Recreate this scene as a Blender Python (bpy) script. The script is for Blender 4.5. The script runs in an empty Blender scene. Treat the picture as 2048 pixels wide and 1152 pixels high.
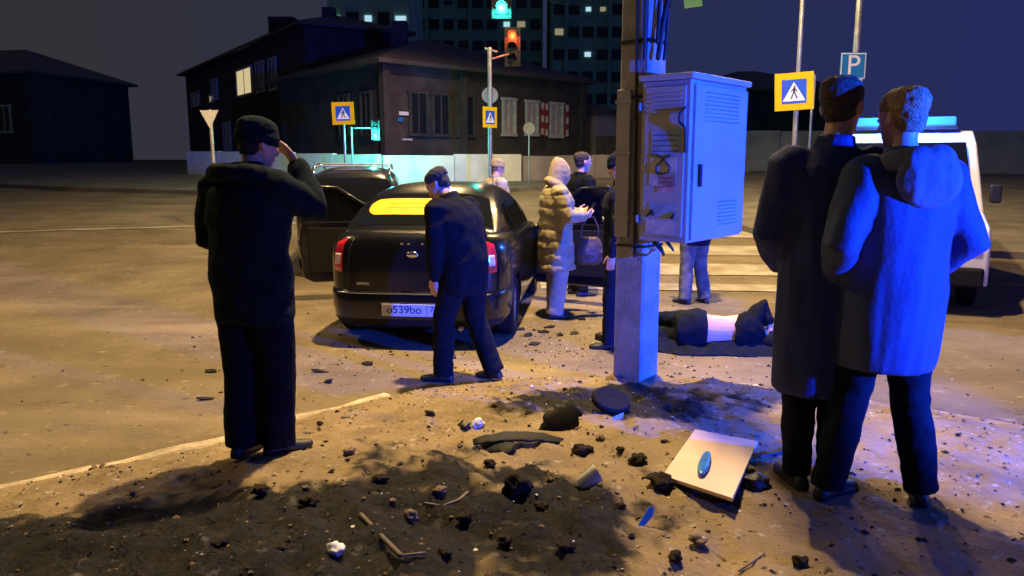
import bpy, bmesh, math, random
import numpy as np
from mathutils import Vector, Matrix, noise
random.seed(7)
R = math.radians
V = Vector
scene = bpy.context.scene
C = scene.collection

# ------------------------------------------------------------------ camera
CZ, F, HOR = 1.75, 1560.0, 320.0
PITCH = math.atan((576 - HOR) / F)
cam_d = bpy.data.cameras.new('camera')
cam = bpy.data.objects.new('camera', cam_d)
C.objects.link(cam)
cam_d.sensor_width = 36.0
cam_d.lens = F / 2048 * 36.0
cam_d.clip_end = 2000
cam_d.clip_start = 0.05
cam.location = (0, 0, CZ)
cam.rotation_euler = (R(90) - PITCH, 0, 0)
scene.camera = cam

# ------------------------------------------------------------------ night sky
world = bpy.data.worlds.new('World')
scene.world = world
world.use_nodes = True
wn, wl = world.node_tree.nodes, world.node_tree.links
wn.clear()
wo = wn.new('ShaderNodeOutputWorld')
bgd = wn.new('ShaderNodeBackground')
tc = wn.new('ShaderNodeTexCoord')
sep = wn.new('ShaderNodeSeparateXYZ')
rmp = wn.new('ShaderNodeValToRGB')
mr = wn.new('ShaderNodeMapRange')
mr.inputs[1].default_value = -0.6
mr.inputs[2].default_value = 0.6
wl.new(tc.outputs['Generated'], sep.inputs[0])
wl.new(sep.outputs['X'], mr.inputs[0])
wl.new(mr.outputs[0], rmp.inputs[0])
e = rmp.color_ramp.elements
e[0].position, e[0].color = 0.0, (0.034, 0.031, 0.033, 1)
e[1].position, e[1].color = 1.0, (0.020, 0.023, 0.115, 1)
m_ = rmp.color_ramp.elements.new(0.5)
m_.color = (0.020, 0.028, 0.060, 1)
wl.new(rmp.outputs[0], bgd.inputs[0])
bgd.inputs[1].default_value = 1.0
wl.new(bgd.outputs[0], wo.inputs[0])

scene.view_settings.view_transform = 'Standard'
scene.view_settings.look = 'None'
scene.view_settings.exposure = 0.0
scene.view_settings.gamma = 1.0
scene.view_settings.use_curve_mapping = False

LIGHT = dict(main=10000, left=1900, right=2400, far=3600, cross=3000, beacon=11500, vanbeacon=500)
SODIUM = (1.0, 0.70, 0.31)

# ------------------------------------------------------------------ pixel -> place helpers
def ray(px, py):
    u, v = (px - 1024) / F, (576 - py) / F
    cp, sp = math.cos(PITCH), math.sin(PITCH)
    return V((u, cp + v * sp, -sp + v * cp))

def D(px, py, y):
    d = ray(px, py)
    return V((0, 0, CZ)) + d * (y / d.y)

KX = [-14, -6, -3.2, -1.86, -1.22, -0.68, 0.3, 1.44, 2.03, 3.2, 5, 9, 16]
KY = [-4.0, 1.7, 3.55, 4.44, 5.2, 5.68, 6.02, 5.98, 5.68, 4.95, 3.8, 1.0, -4.0]
def kerb_y(x):
    return float(np.interp(x, KX, KY))

def road_z(x, y):
    t = max(0.0, y - 10.0)
    t = t * t / (t + 3.0)
    return 1.75 * (1 - math.exp(-t / 20.0))

def verge_lift(x, y):
    d = kerb_y(x) - y
    if d <= 0:
        return 0.0
    return 0.05 + 0.25 * (1 - math.exp(-d / 1.0))

def ground_z(x, y):
    return road_z(x, y) + verge_lift(x, y)

def G(px, py):
    d = ray(px, py)
    y = 5.0
    for _ in range(60):
        p = V((0, 0, CZ)) + d * (y / d.y)
        z = ground_z(p.x, p.y)
        if d.z >= -1e-4:
            break
        yn = (z - CZ) / d.z * d.y
        y = y * 0.4 + yn * 0.6
    p = V((0, 0, CZ)) + d * (y / d.y)
    p.z = ground_z(p.x, p.y)
    return p

# ------------------------------------------------------------------ materials
def mat(name, col, rough=0.6, var=0.2, scale=6.0, bump=0.0, bscale=40.0, metal=0.0, emit=0.0, emit_col=None,
        coat=0.0, spec=None, col2=None, trans=0.0, alpha=None):
    m = bpy.data.materials.new(name)
    m.use_nodes = True
    n, l = m.node_tree.nodes, m.node_tree.links
    b = n['Principled BSDF']
    b.inputs['Roughness'].default_value = rough
    b.inputs['Metallic'].default_value = metal
    if coat:
        b.inputs['Coat Weight'].default_value = coat
        b.inputs['Coat Roughness'].default_value = 0.06
    if spec is not None:
        b.inputs['Specular IOR Level'].default_value = spec
    c = (*col, 1)
    b.inputs['Base Color'].default_value = c
    t = n.new('ShaderNodeTexCoord')
    if var > 0:
        nz = n.new('ShaderNodeTexNoise')
        nz.inputs['Scale'].default_value = scale
        nz.inputs['Detail'].default_value = 6
        l.new(t.outputs['Object'], nz.inputs['Vector'])
        mx = n.new('ShaderNodeMix')
        mx.data_type = 'RGBA'
        if col2 is None:
            a = tuple(max(0, k * (1 - var)) for k in col)
            d = tuple(min(1, k * (1 + var)) for k in col)
        else:
            a, d = col, col2
        mx.inputs[6].default_value = (*a, 1)
        mx.inputs[7].default_value = (*d, 1)
        rp = n.new('ShaderNodeMapRange')
        rp.inputs[1].default_value, rp.inputs[2].default_value = 0.32, 0.68
        l.new(nz.outputs[0], rp.inputs[0])
        l.new(rp.outputs[0], mx.inputs[0])
        l.new(mx.outputs[2], b.inputs['Base Color'])
    if bump > 0:
        nb = n.new('ShaderNodeTexNoise')
        nb.inputs['Scale'].default_value = bscale
        nb.inputs['Detail'].default_value = 5
        l.new(t.outputs['Object'], nb.inputs['Vector'])
        bp = n.new('ShaderNodeBump')
        bp.inputs['Strength'].default_value = bump
        bp.inputs['Distance'].default_value = 0.02
        l.new(nb.outputs[0], bp.inputs['Height'])
        l.new(bp.outputs[0], b.inputs['Normal'])
    if emit:
        b.inputs['Emission Color'].default_value = (*(emit_col or col), 1)
        b.inputs['Emission Strength'].default_value = emit
    if trans:
        b.inputs['Transmission Weight'].default_value = trans
    return m

M = {}
def mk(k, *a, **kw):
    M[k] = mat(k, *a, **kw)

mk('concrete', (0.30, 0.285, 0.275), 0.85, 0.25, 5, 0.5, 60)
mk('kerb_concrete', (0.44, 0.36, 0.27), 0.9, 0.35, 7, 0.6, 60)
mk('pavement', (0.15, 0.13, 0.11), 0.9, 0.3, 1.5, 0.4, 20)
mk('cabinet_paint', (0.34, 0.345, 0.355), 0.5, 0.10, 3, 0.08, 25)
mk('cabinet_seam', (0.10, 0.10, 0.11), 0.7, 0.1)
mk('poster_blue', (0.20, 0.30, 0.42), 0.7, 0.25, 9)
mk('poster_pale', (0.46, 0.43, 0.42), 0.8, 0.2, 14)
mk('poster_pink', (0.45, 0.30, 0.32), 0.8, 0.25, 14)
mk('rubber', (0.008, 0.008, 0.009), 0.8, 0.2, spec=0.15)
mk('cable', (0.015, 0.015, 0.018), 0.55, 0.1)
mk('galv', (0.42, 0.43, 0.44), 0.45, 0.2, 8, metal=0.6)
mk('grey_paint', (0.38, 0.38, 0.40), 0.5, 0.15, 6)
mk('sign_yellow', (0.88, 0.50, 0.004), 0.6, 0.06, 8, spec=0.1)
mk('sign_blue', (0.02, 0.09, 0.55), 0.4, 0.06, 8)
mk('sign_parking', (0.02, 0.20, 0.50), 0.4, 0.06, 8)
mk('sign_white', (0.85, 0.85, 0.85), 0.4, 0.04, 8)
mk('sign_back', (0.25, 0.26, 0.27), 0.5, 0.1, 8)
mk('black', (0.012, 0.012, 0.013), 0.5, 0.1)
mk('car_paint', (0.004, 0.004, 0.006), 0.28, 0.15, 3, coat=0.5, spec=0.35)
mk('suv_paint', (0.007, 0.007, 0.008), 0.28, 0.15, 3, coat=0.6, spec=0.35)
mk('white_paint', (0.75, 0.75, 0.75), 0.3, 0.05, 3, coat=0.8)
mk('glass_dark', (0.006, 0.007, 0.009), 0.05, 0.0)
mk('chrome', (0.75, 0.75, 0.75), 0.18, 0.05, metal=1.0)
mk('plastic_trim', (0.009, 0.009, 0.011), 0.65, 0.1, bump=0.1, bscale=200, spec=0.2)
mk('tail_red', (0.50, 0.012, 0.03), 0.12, 0.15, 30, coat=1.0)
mk('tail_clear', (0.70, 0.55, 0.58), 0.12, 0.2, 40, coat=1.0)
mk('head_clear', (0.6, 0.62, 0.65), 0.1, 0.2, 40, coat=1.0)
mk('plate_white', (0.62, 0.62, 0.62), 0.5, 0.08, 12)
mk('sticker_yellow', (0.90, 0.45, 0.010), 0.5, 0.06, 12)
mk('sticker_orange', (0.90, 0.42, 0.01), 0.5, 0.1, 12)
mk('alloy', (0.35, 0.35, 0.36), 0.35, 0.1, metal=0.8)
mk('skin', (0.58, 0.33, 0.24), 0.5, 0.1, 14)
mk('skin_pale', (0.66, 0.37, 0.25), 0.5, 0.08, 14)
mk('hair_dark', (0.018, 0.014, 0.012), 0.75, 0.4, 60, 0.8, 150)
mk('hair_brown', (0.05, 0.035, 0.025), 0.75, 0.4, 60, 0.8, 150)
mk('hair_fair', (0.32, 0.22, 0.12), 0.7, 0.4, 60, 0.8, 150)
mk('navy_cloth', (0.007, 0.010, 0.018), 0.95, 0.25, 12, 0.22, 60, spec=0.12)
mk('black_cloth', (0.006, 0.007, 0.010), 0.95, 0.25, 12, 0.22, 60, spec=0.12)
mk('teal_cloth', (0.006, 0.014, 0.018), 0.95, 0.25, 12, 0.22, 60, spec=0.12)
mk('uniform_cloth', (0.010, 0.014, 0.034), 0.95, 0.25, 12, 0.22, 60, spec=0.12)
mk('camouflage_cloth', (0.05, 0.05, 0.055), 0.85, 0.3, 11, 0.3, 90, col2=(0.16, 0.15, 0.15))
mk('coat_blue', (0.010, 0.020, 0.12), 0.8, 0.2, 9, 0.22, 60)  # blue light of the beacon put partly into the cloth colour
mk('coat_grey', (0.022, 0.040, 0.13), 0.75, 0.2, 9, 0.22, 60)  # grey cloth, tinted blue to carry the beacon's light
mk('puffer_beige', (0.30, 0.245, 0.14), 0.55, 0.12, 8, 0.25, 60)
mk('knit_beige', (0.42, 0.32, 0.15), 0.9, 0.15, 30, 0.8, 160)
mk('beige_trousers', (0.34, 0.285, 0.19), 0.85, 0.12, 10, 0.3, 80)
mk('pale_jacket', (0.42, 0.37, 0.31), 0.8, 0.15, 9, 0.3, 80)
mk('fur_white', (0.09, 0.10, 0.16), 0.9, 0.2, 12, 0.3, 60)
mk('bag_brown', (0.07, 0.035, 0.02), 0.5, 0.25, 12, 0.3, 70)
mk('reflective', (0.55, 0.57, 0.58), 0.35, 0.08, 30)
mk('eye_white', (0.7, 0.68, 0.66), 0.25, 0.0)
mk('lip', (0.36, 0.15, 0.13), 0.5, 0.1)
mk('house_wall', (0.050, 0.043, 0.040), 0.9, 0.35, 1.6, 0.6, 12)
mk('log_wall', (0.055, 0.047, 0.042), 0.9, 0.35, 1.6, 0.6, 12)
mk('roof_metal', (0.075, 0.06, 0.055), 0.6, 0.3, 1.2, 0.4, 10)
mk('trim_white', (0.50, 0.47, 0.43), 0.7, 0.2, 5)
mk('trim_red', (0.30, 0.04, 0.035), 0.7, 0.2, 5)
mk('shutter', (0.42, 0.40, 0.36), 0.75, 0.2, 5)
mk('pane', (0.015, 0.017, 0.02), 0.08, 0.0)
mk('pane_lit', (0.9, 0.75, 0.45), 0.6, 0.3, 4, emit=0.62, emit_col=(1.0, 0.80, 0.42))
mk('pane_cold', (0.6, 0.75, 0.9), 0.6, 0.3, 1, emit=0.8, emit_col=(0.55, 0.85, 1.0))
mk('pane_warm', (0.9, 0.75, 0.45), 0.6, 0.3, 1, emit=0.28, emit_col=(1.0, 0.8, 0.5))
mk('tower_panel', (0.50, 0.88, 0.60), 0.85, 0.2, 0.4, 0.2, 4)
mk('tower_dark', (0.28, 0.60, 0.44), 0.85, 0.25, 0.3, 0.2, 4)
mk('tower_pane', (0.02, 0.03, 0.035), 0.12, 0.0)
mk('white_wall', (0.74, 0.71, 0.65), 0.85, 0.2, 0.9, 0.4, 15)
mk('grey_fence', (0.34, 0.32, 0.31), 0.85, 0.25, 0.9, 0.4, 15)
mk('signal_green', (0.05, 0.9, 0.7), 0.3, 0, emit=14.0, emit_col=(0.03, 1.0, 0.72))
mk('signal_red', (0.9, 0.05, 0.02), 0.3, 0, emit=12.0, emit_col=(1.0, 0.035, 0.008))
mk('signal_amber', (0.9, 0.4, 0.02), 0.3, 0, emit=3.0, emit_col=(1.0, 0.35, 0.05))
mk('signal_off', (0.03, 0.02, 0.02), 0.2, 0)
mk('lamp_lens', (0.9, 0.8, 0.6), 0.3, 0, emit=30.0, emit_col=SODIUM)
mk('beacon_blue', (0.02, 0.1, 0.9), 0.15, 0, emit=4.0, emit_col=(0.015, 0.11, 1.0))
mk('road_paint', (0.40, 0.37, 0.34), 0.8, 0.35, 2.2, 0.3, 30, col2=(0.21, 0.165, 0.12))
mk('board_cream', (0.74, 0.55, 0.42), 0.5, 0.05, 6)
mk('board_edge', (0.25, 0.17, 0.11), 0.8, 0.2, 20)
mk('plastic_blue', (0.03, 0.16, 0.55), 0.3, 0.15, 12)
mk('paper_white', (0.75, 0.73, 0.74), 0.8, 0.1, 12)
mk('soil', (0.030, 0.023, 0.018), 0.95, 0.4, 14, 0.8, 40, spec=0.1)
mk('soil_tan', (0.17, 0.12, 0.075), 0.95, 0.4, 14, 0.8, 40)
mk('dry_stalk', (0.16, 0.13, 0.10), 0.9, 0.3, 20)
mk('wood_stick', (0.10, 0.08, 0.065), 0.8, 0.3, 20)
mk('dead_grass', (0.075, 0.064, 0.042), 0.9, 0.4, 5)
mk('green_house', (0.03, 0.05, 0.04), 0.9, 0.3, 2)

def ground_mat(name, base, dark, pale, sc, attr=None):
    m = bpy.data.materials.new(name)
    m.use_nodes = True
    n, l = m.node_tree.nodes, m.node_tree.links
    b = n['Principled BSDF']
    b.inputs['Roughness'].default_value = 0.92
    b.inputs['Specular IOR Level'].default_value = 0.25
    t = n.new('ShaderNodeTexCoord')
    def nz(scale, det=7, rough=0.6):
        q = n.new('ShaderNodeTexNoise')
        q.inputs['Scale'].default_value = scale
        q.inputs['Detail'].default_value = det
        q.inputs['Roughness'].default_value = rough
        l.new(t.outputs['Object'], q.inputs['Vector'])
        return q.outputs[0]
    def rng(s, a, c):
        q = n.new('ShaderNodeMapRange')
        q.inputs[1].default_value, q.inputs[2].default_value = a, c
        l.new(s, q.inputs[0])
        return q.outputs[0]
    def mix(f, a, c):
        q = n.new('ShaderNodeMix')
        q.data_type = 'RGBA'
        l.new(f, q.inputs[0])
        for i, s in ((6, a), (7, c)):
            if isinstance(s, tuple):
                q.inputs[i].default_value = (*s, 1)
            else:
                l.new(s, q.inputs[i])
        return q.outputs[2]
    c1 = mix(rng(nz(sc), 0.35, 0.7), base, tuple(k * 0.55 for k in base))
    mp = n.new('ShaderNodeMapping')
    mp.inputs['Scale'].default_value = (0.30, 0.9, 1.0)
    mp.inputs['Rotation'].default_value = (0, 0, 0.06)
    l.new(t.outputs['Object'], mp.inputs['Vector'])
    qs = n.new('ShaderNodeTexNoise')
    qs.inputs['Scale'].default_value = 1.0
    qs.inputs['Detail'].default_value = 8
    l.new(mp.outputs[0], qs.inputs['Vector'])
    if not attr:
        c1 = mix(rng(qs.outputs[0], 0.52, 0.64), c1, tuple(k * 0.68 for k in base))
        c1 = mix(rng(qs.outputs[0], 0.44, 0.34), c1, tuple(k * 1.15 for k in base))
    c1 = mix(rng(nz(sc * 9), 0.62, 0.70), c1, dark)
    c1 = mix(rng(nz(sc * 5 + 3), 0.60, 0.72), c1, pale)
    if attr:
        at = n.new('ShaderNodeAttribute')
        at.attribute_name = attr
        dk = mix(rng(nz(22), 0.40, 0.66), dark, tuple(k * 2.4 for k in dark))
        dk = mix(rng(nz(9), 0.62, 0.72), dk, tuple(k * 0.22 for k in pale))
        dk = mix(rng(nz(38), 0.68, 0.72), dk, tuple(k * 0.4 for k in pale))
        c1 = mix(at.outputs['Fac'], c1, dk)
    l.new(c1, b.inputs['Base Color'])
    bp = n.new('ShaderNodeBump')
    bp.inputs['Strength'].default_value = 0.7
    bp.inputs['Distance'].default_value = 0.03
    l.new(nz(sc * 14, 8, 0.7), bp.inputs['Height'])
    l.new(bp.outputs[0], b.inputs['Normal'])
    return m

M['road'] = ground_mat('dusty_asphalt', (0.21, 0.165, 0.115), (0.06, 0.048, 0.036), (0.30, 0.25, 0.20), 0.9)
M['verge'] = ground_mat('trampled_earth', (0.33, 0.245, 0.145), (0.008, 0.0075, 0.008), (0.46, 0.42, 0.40), 2.2, 'soil')  # near-black tone serves dark soil and painted cast shade alike

# ------------------------------------------------------------------ mesh helpers
class MB:
    def __init__(s):
        s.v, s.f = [], []
    def add(s, vs, fs):
        o = len(s.v)
        s.v += [tuple(p) for p in vs]
        s.f += [tuple(i + o for i in q) for q in fs]
        return s
    def box(s, c, size, rot=None):
        hx, hy, hz = size[0] / 2, size[1] / 2, size[2] / 2
        vs = [V((x, y, z)) for x in (-hx, hx) for y in (-hy, hy) for z in (-hz, hz)]
        if rot is not None:
            vs = [rot @ p for p in vs]
        c = V(c)
        return s.add([p + c for p in vs], [(0, 1, 3, 2), (4, 6, 7, 5), (0, 4, 5, 1), (2, 3, 7, 6), (0, 2, 6, 4), (1, 5, 7, 3)])
    def loft(s, rings, closed=True, caps=True):
        n = len(rings[0])
        vs = [p for r in rings for p in r]
        fs = []
        for i in range(len(rings) - 1):
            for j in range(n if closed else n - 1):
                k = (j + 1) % n
                fs.append((i * n + j, i * n + k, (i + 1) * n + k, (i + 1) * n + j))
        if caps and closed:
            fs.append(tuple(range(n - 1, -1, -1)))
            fs.append(tuple((len(rings) - 1) * n + j for j in range(n)))
        return s.add(vs, fs)
    def tube(s, path, rad, n=10, dome=True):
        P = [V(p) for p in path]
        if not isinstance(rad, (list, tuple)):
            rad = [rad] * len(P)
        rad = list(rad)
        T = []
        for i in range(len(P)):
            a = P[min(i + 1, len(P) - 1)] - P[max(i - 1, 0)]
            T.append(a.normalized())
        if dome:
            r0, r1 = rad[0], rad[-1]
            pre = [(P[0] - T[0] * r0 * k, r0 * w) for k, w in ((0.95, 0.3), (0.6, 0.8))]
            post = [(P[-1] + T[-1] * r1 * k, r1 * w) for k, w in ((0.6, 0.8), (0.95, 0.3))]
            P2 = [p for p, _ in pre] + P + [p for p, _ in post]
            rad = [r for _, r in pre] + rad + [r for _, r in post]
            T = [T[0]] * 2 + T + [T[-1]] * 2
            P = P2
        u = T[0].orthogonal().normalized()
        rings = []
        for p, t, r in zip(P, T, rad):
            u = (u - t * u.dot(t))
            if u.length < 1e-6:
                u = t.orthogonal()
            u.normalize()
            w = t.cross(u)
            rings.append([p + u * (math.cos(2 * math.pi * j / n) * r) + w * (math.sin(2 * math.pi * j / n) * r) for j in range(n)])
        return s.loft(rings)
    def ball(s, c, r, n=14, m=9):
        c = V(c)
        r = V(r) if isinstance(r, (tuple, list, Vector)) else V((r, r, r))
        rings = []
        for i in range(m):
            a = -math.pi / 2 + math.pi * (i + 0.5) / m
            rings.append([c + V((r.x * math.cos(a) * math.cos(2 * math.pi * j / n), r.y * math.cos(a) * math.sin(2 * math.pi * j / n), r.z * math.sin(a))) for j in range(n)])
        return s.loft(rings)
    def prism(s, poly, y0, y1):
        """2-D outline in (x,z), extruded along y."""
        n = len(poly)
        vs = [V((x, y0, z)) for x, z in poly] + [V((x, y1, z)) for x, z in poly]
        fs = [tuple(range(n)), tuple(range(2 * n - 1, n - 1, -1))]
        for i in range(n):
            j = (i + 1) % n
            fs.append((i, n + i, n + j, j))
        return s.add(vs, fs)
    def xf(s, m):
        s.v = [tuple(m @ V(p)) for p in s.v]
        return s
    def mesh(s, name):
        me = bpy.data.meshes.new(name)
        me.from_pydata(s.v, [], s.f)
        bm = bmesh.new()
        bm.from_mesh(me)
        bmesh.ops.recalc_face_normals(bm, faces=bm.faces)
        bm.to_mesh(me)
        bm.free()
        return me

def link(name, me, m, parent=None, smooth=False, bevel=0.0, loc=None, rot=None):
    o = bpy.data.objects.new(name, me)
    C.objects.link(o)
    if m is not None:
        mm = M[m] if isinstance(m, str) else m
        if len(me.materials) == 0:
            me.materials.append(mm)
    if smooth:
        me.polygons.foreach_set('use_smooth', [True] * len(me.polygons))
    if parent:
        o.parent = parent
    if loc is not None:
        o.location = loc
    if rot is not None:
        o.rotation_euler = rot
    if bevel:
        b = o.modifiers.new('bevel', 'BEVEL')
        b.width = bevel
        b.segments = 2
        b.limit_method = 'ANGLE'
    return o

def B(mb, name, m, parent=None, **kw):
    return link(name, mb.mesh(name), m, parent, **kw)

def tag(o, label=None, cat=None, group=None, kind=None):
    if label: o['label'] = label
    if cat: o['category'] = cat
    if group: o['group'] = group
    if kind: o['kind'] = kind
    return o

def thing(name, label, cat, loc=(0, 0, 0), rz=0.0, group=None):
    o = bpy.data.objects.new(name, None)
    o.empty_display_size = 0.1
    C.objects.link(o)
    o.location = loc
    o.rotation_euler = (0, 0, rz)
    return tag(o, label, cat, group)

def remesh(mb, voxel, smooth=4, fn=None, name='m'):
    me = mb.mesh(name)
    o = bpy.data.objects.new('tmp', me)
    C.objects.link(o)
    r = o.modifiers.new('r', 'REMESH')
    r.mode = 'VOXEL'
    r.voxel_size = voxel
    if smooth:
        s = o.modifiers.new('s', 'SMOOTH')
        s.factor = 0.5
        s.iterations = smooth
    dg = bpy.context.evaluated_depsgraph_get()
    dg.update()
    out = bpy.data.meshes.new_from_object(o.evaluated_get(dg))
    bpy.data.objects.remove(o)
    bpy.data.meshes.remove(me)
    out.name = name
    if fn:
        nn = [v.normal.copy() for v in out.vertices]
        for v, q in zip(out.vertices, nn):
            v.co = v.co + q * fn(v.co, q)
    out.polygons.foreach_set('use_smooth', [True] * len(out.polygons))
    return out

def text_mesh(body, size, depth=0.0015, sx=1.0):
    cu = bpy.data.curves.new('t', 'FONT')
    cu.body = body
    cu.size = size
    cu.align_x = 'CENTER'
    cu.align_y = 'CENTER'
    cu.extrude = depth
    o = bpy.data.objects.new('t', cu)
    C.objects.link(o)
    dg = bpy.context.evaluated_depsgraph_get()
    dg.update()
    me = bpy.data.meshes.new_from_object(o.evaluated_get(dg))
    bpy.data.objects.remove(o)
    for v in me.vertices:
        v.co = V((v.co.x * sx, -v.co.z, v.co.y))
    return me

def copy_tree(o, parent=None):
    c = o.copy()
    C.objects.link(c)
    if parent: c.parent = parent
    for ch in list(o.children):
        copy_tree(ch, c)
    return c

def spot(name, parent, loc, power, col, size=150, blend=0.6, radius=0.15, direction=(0, 0, -1)):
    l = bpy.data.lights.new(name, 'SPOT')
    l.energy = power
    l.color = col
    l.spot_size = R(size)
    l.spot_blend = blend
    l.shadow_soft_size = radius
    o = bpy.data.objects.new(name, l)
    C.objects.link(o)
    o.parent = parent
    o.location = loc
    o.rotation_euler = V(direction).to_track_quat('-Z', 'Y').to_euler()
    return o

def point(name, parent, loc, power, col, radius=0.1):
    l = bpy.data.lights.new(name, 'POINT')
    l.energy = power
    l.color = col
    l.shadow_soft_size = radius
    o = bpy.data.objects.new(name, l)
    C.objects.link(o)
    o.parent = parent
    o.location = loc
    return o

# ------------------------------------------------------------------ ground, road, verge, kerb
def sheet(xs, ys, zf):
    mb = MB()
    nx = len(xs)
    mb.v = [(x, y, zf(x, y)) for y in ys for x in xs]
    mb.f = [(j * nx + i, j * nx + i + 1, (j + 1) * nx + i + 1, (j + 1) * nx + i) for j in range(len(ys) - 1) for i in range(nx - 1)]
    return mb

def n3(x, y, s, seed=0.0):
    return noise.noise(V((x * s, y * s, seed)))

def road_f(x, y):
    d = kerb_y(x) - y
    z = road_z(x, y)
    if abs(x) < 14 and y < 20:
        z += 0.008 * n3(x, y, 1.1) + 0.004 * n3(x, y, 4.0, 3)
    if d > 0.06:
        z -= min(0.35, (d - 0.06) * 1.2)
    return z

xs = sorted(set([round(v, 3) for v in list(np.arange(-14, 14.01, 0.14)) + [-900, -400, -200, -120, -80, -60, -45, -35, -28, -22, -18, 18, 22, 28, 35, 45, 60, 80, 120, 200, 400, 900]]))
ys = sorted(set([round(v, 3) for v in list(np.arange(-4, 16, 0.14)) + list(np.arange(16, 60, 1.0)) + [-300, -100, -40, -20, -10, -6, 70, 90, 120, 200, 400, 900, 1500]]))
road = B(sheet(xs, ys, road_f), 'road', 'road', smooth=True)
tag(road, 'dusty sand strewn asphalt of the crossroads', 'road', kind='structure')

def soil_shade_mask(x, y):
    # dark earth and dead grass, with cast shade painted into the same dark tone
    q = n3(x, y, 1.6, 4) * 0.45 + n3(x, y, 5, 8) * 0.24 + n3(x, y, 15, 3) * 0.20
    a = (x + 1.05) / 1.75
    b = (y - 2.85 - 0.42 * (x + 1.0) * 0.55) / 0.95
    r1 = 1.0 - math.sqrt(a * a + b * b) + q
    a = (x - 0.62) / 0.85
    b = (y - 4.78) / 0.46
    r2 = 1.05 - math.sqrt(a * a + b * b) + q  # cast shade round the pole foot, painted as dark ground
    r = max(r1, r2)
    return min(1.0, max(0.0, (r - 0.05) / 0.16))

def verge_bumps(x, y):
    d = kerb_y(x) - y
    k = min(1.0, max(0.0, d / 0.35))
    b = 0.030 * n3(x, y, 1.7) + 0.022 * n3(x, y, 5.0, 9) + 0.020 * n3(x, y, 13.0, 5) + 0.012 * n3(x, y, 31.0, 2)
    if -3.6 < x < 2.2 and y > 1.0:
        m = soil_shade_mask(x, y)
        if m > 0:
            b += m * (0.045 * n3(x, y, 4.2, 21) + 0.030 * n3(x, y, 9.5, 22) + 0.018 * n3(x, y, 21, 23))
    return b * k

def verge_z(x, y):
    return ground_z(x, y) + verge_bumps(x, y)

vb = MB()
vx = np.arange(-6.0, 7.001, 0.032)
rows = 170
for j in range(rows + 1):
    t = j / rows
    for x in vx:
        yk = kerb_y(x) - 0.03
        y = yk - (t ** 1.15) * (yk + 1.5) if yk > -1.4 else yk - t * 0.05
        vb.v.append((x, y, (verge_z(x, y) if t > 0 else road_z(x, y) - 0.06)))
nx = len(vx)
vb.f = [(j * nx + i, j * nx + i + 1, (j + 1) * nx + i + 1, (j + 1) * nx + i) for j in range(rows) for i in range(nx - 1)]
vme = vb.mesh('verge')
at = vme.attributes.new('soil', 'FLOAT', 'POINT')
at.data.foreach_set('value', [soil_shade_mask(v.co.x, v.co.y) for v in vme.vertices])  # darkens the verge for bare soil and painted shade together
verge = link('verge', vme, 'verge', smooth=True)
tag(verge, 'trampled earth verge strewn with soil and debris', 'verge', kind='structure')

# kerb stones along the verge edge
def kerb_line():
    pts = []
    x = -5.6
    while x < 6.5:
        pts.append(V((x, kerb_y(x), 0)))
        x += 0.02
    return pts
kp = kerb_line()
kerb = thing('kerb', 'worn kerb of concrete stones round the verge', 'kerb', (0, 0, 0))
tag(kerb, kind='structure')
acc, last = 0.0, 0
segs = []
for i in range(1, len(kp)):
    acc += (kp[i] - kp[i - 1]).length
    if acc > 0.98:
        segs.append((last, i))
        last, acc = i, 0.0
for a, b in segs:
    p, q = kp[a], kp[b]
    d = (q - p)
    mid = (p + q) / 2
    L = d.length - 0.025
    ang = math.atan2(d.y, d.x)
    mb = MB()
    nseg = 8
    rings = []
    for k in range(nseg + 1):
        x = -L / 2 + L * k / nseg
        w = 0.055 + 0.012 * n3(mid.x + x, mid.y, 4, 1)
        h = 0.072 + 0.022 * n3(mid.x + x, mid.y, 3, 6)
        rings.append([V((x, -w, -0.14)), V((x, -w, h - 0.012)), V((x, -w + 0.018, h)), V((x, w - 0.02, h)), V((x, w, h - 0.02)), V((x, w, -0.14))])
    mb.loft(rings)
    o = B(mb, 'kerb_stone', 'kerb_concrete', kerb, smooth=False)
    o.location = (mid.x, mid.y - 0.02, road_z(mid.x, mid.y) + random.uniform(-0.045, 0.012) - (0.010 if mid.x > 0.1 else 0.0))
    o.rotation_euler = (random.uniform(-.05, .05), random.uniform(-.015, .015), ang + random.uniform(-.02, .02))

# far pavement and its kerb
def poly_sheet(name, outline, lift, m, label, cat, step=1.0):
    """raised slab following the ground inside an outline (list of xy), with a kerb face"""
    bm = bmesh.new()
    vs = [bm.verts.new((x, y, 0)) for x, y in outline]
    f = bm.faces.new(vs)
    bmesh.ops.triangulate(bm, faces=[f])
    for _ in range(4):
        ed = [e for e in bm.edges if e.calc_length() > step * 2]
        if not ed: break
        bmesh.ops.subdivide_edges(bm, edges=ed, cuts=1, use_grid_fill=True)
        bmesh.ops.triangulate(bm, faces=bm.faces)
    for v in bm.verts:
        v.co.z = road_z(v.co.x, v.co.y) + lift
    be = [e for e in bm.edges if e.is_boundary]
    r = bmesh.ops.extrude_edge_only(bm, edges=be)
    for g in r['geom']:
        if isinstance(g, bmesh.types.BMVert):
            g.co.z -= lift + 0.3
    bmesh.ops.recalc_face_normals(bm, faces=bm.faces)
    me = bpy.data.meshes.new(name)
    bm.to_mesh(me)
    bm.free()
    o = link(name, me, m)
    return tag(o, label, cat, kind='structure')

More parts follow.
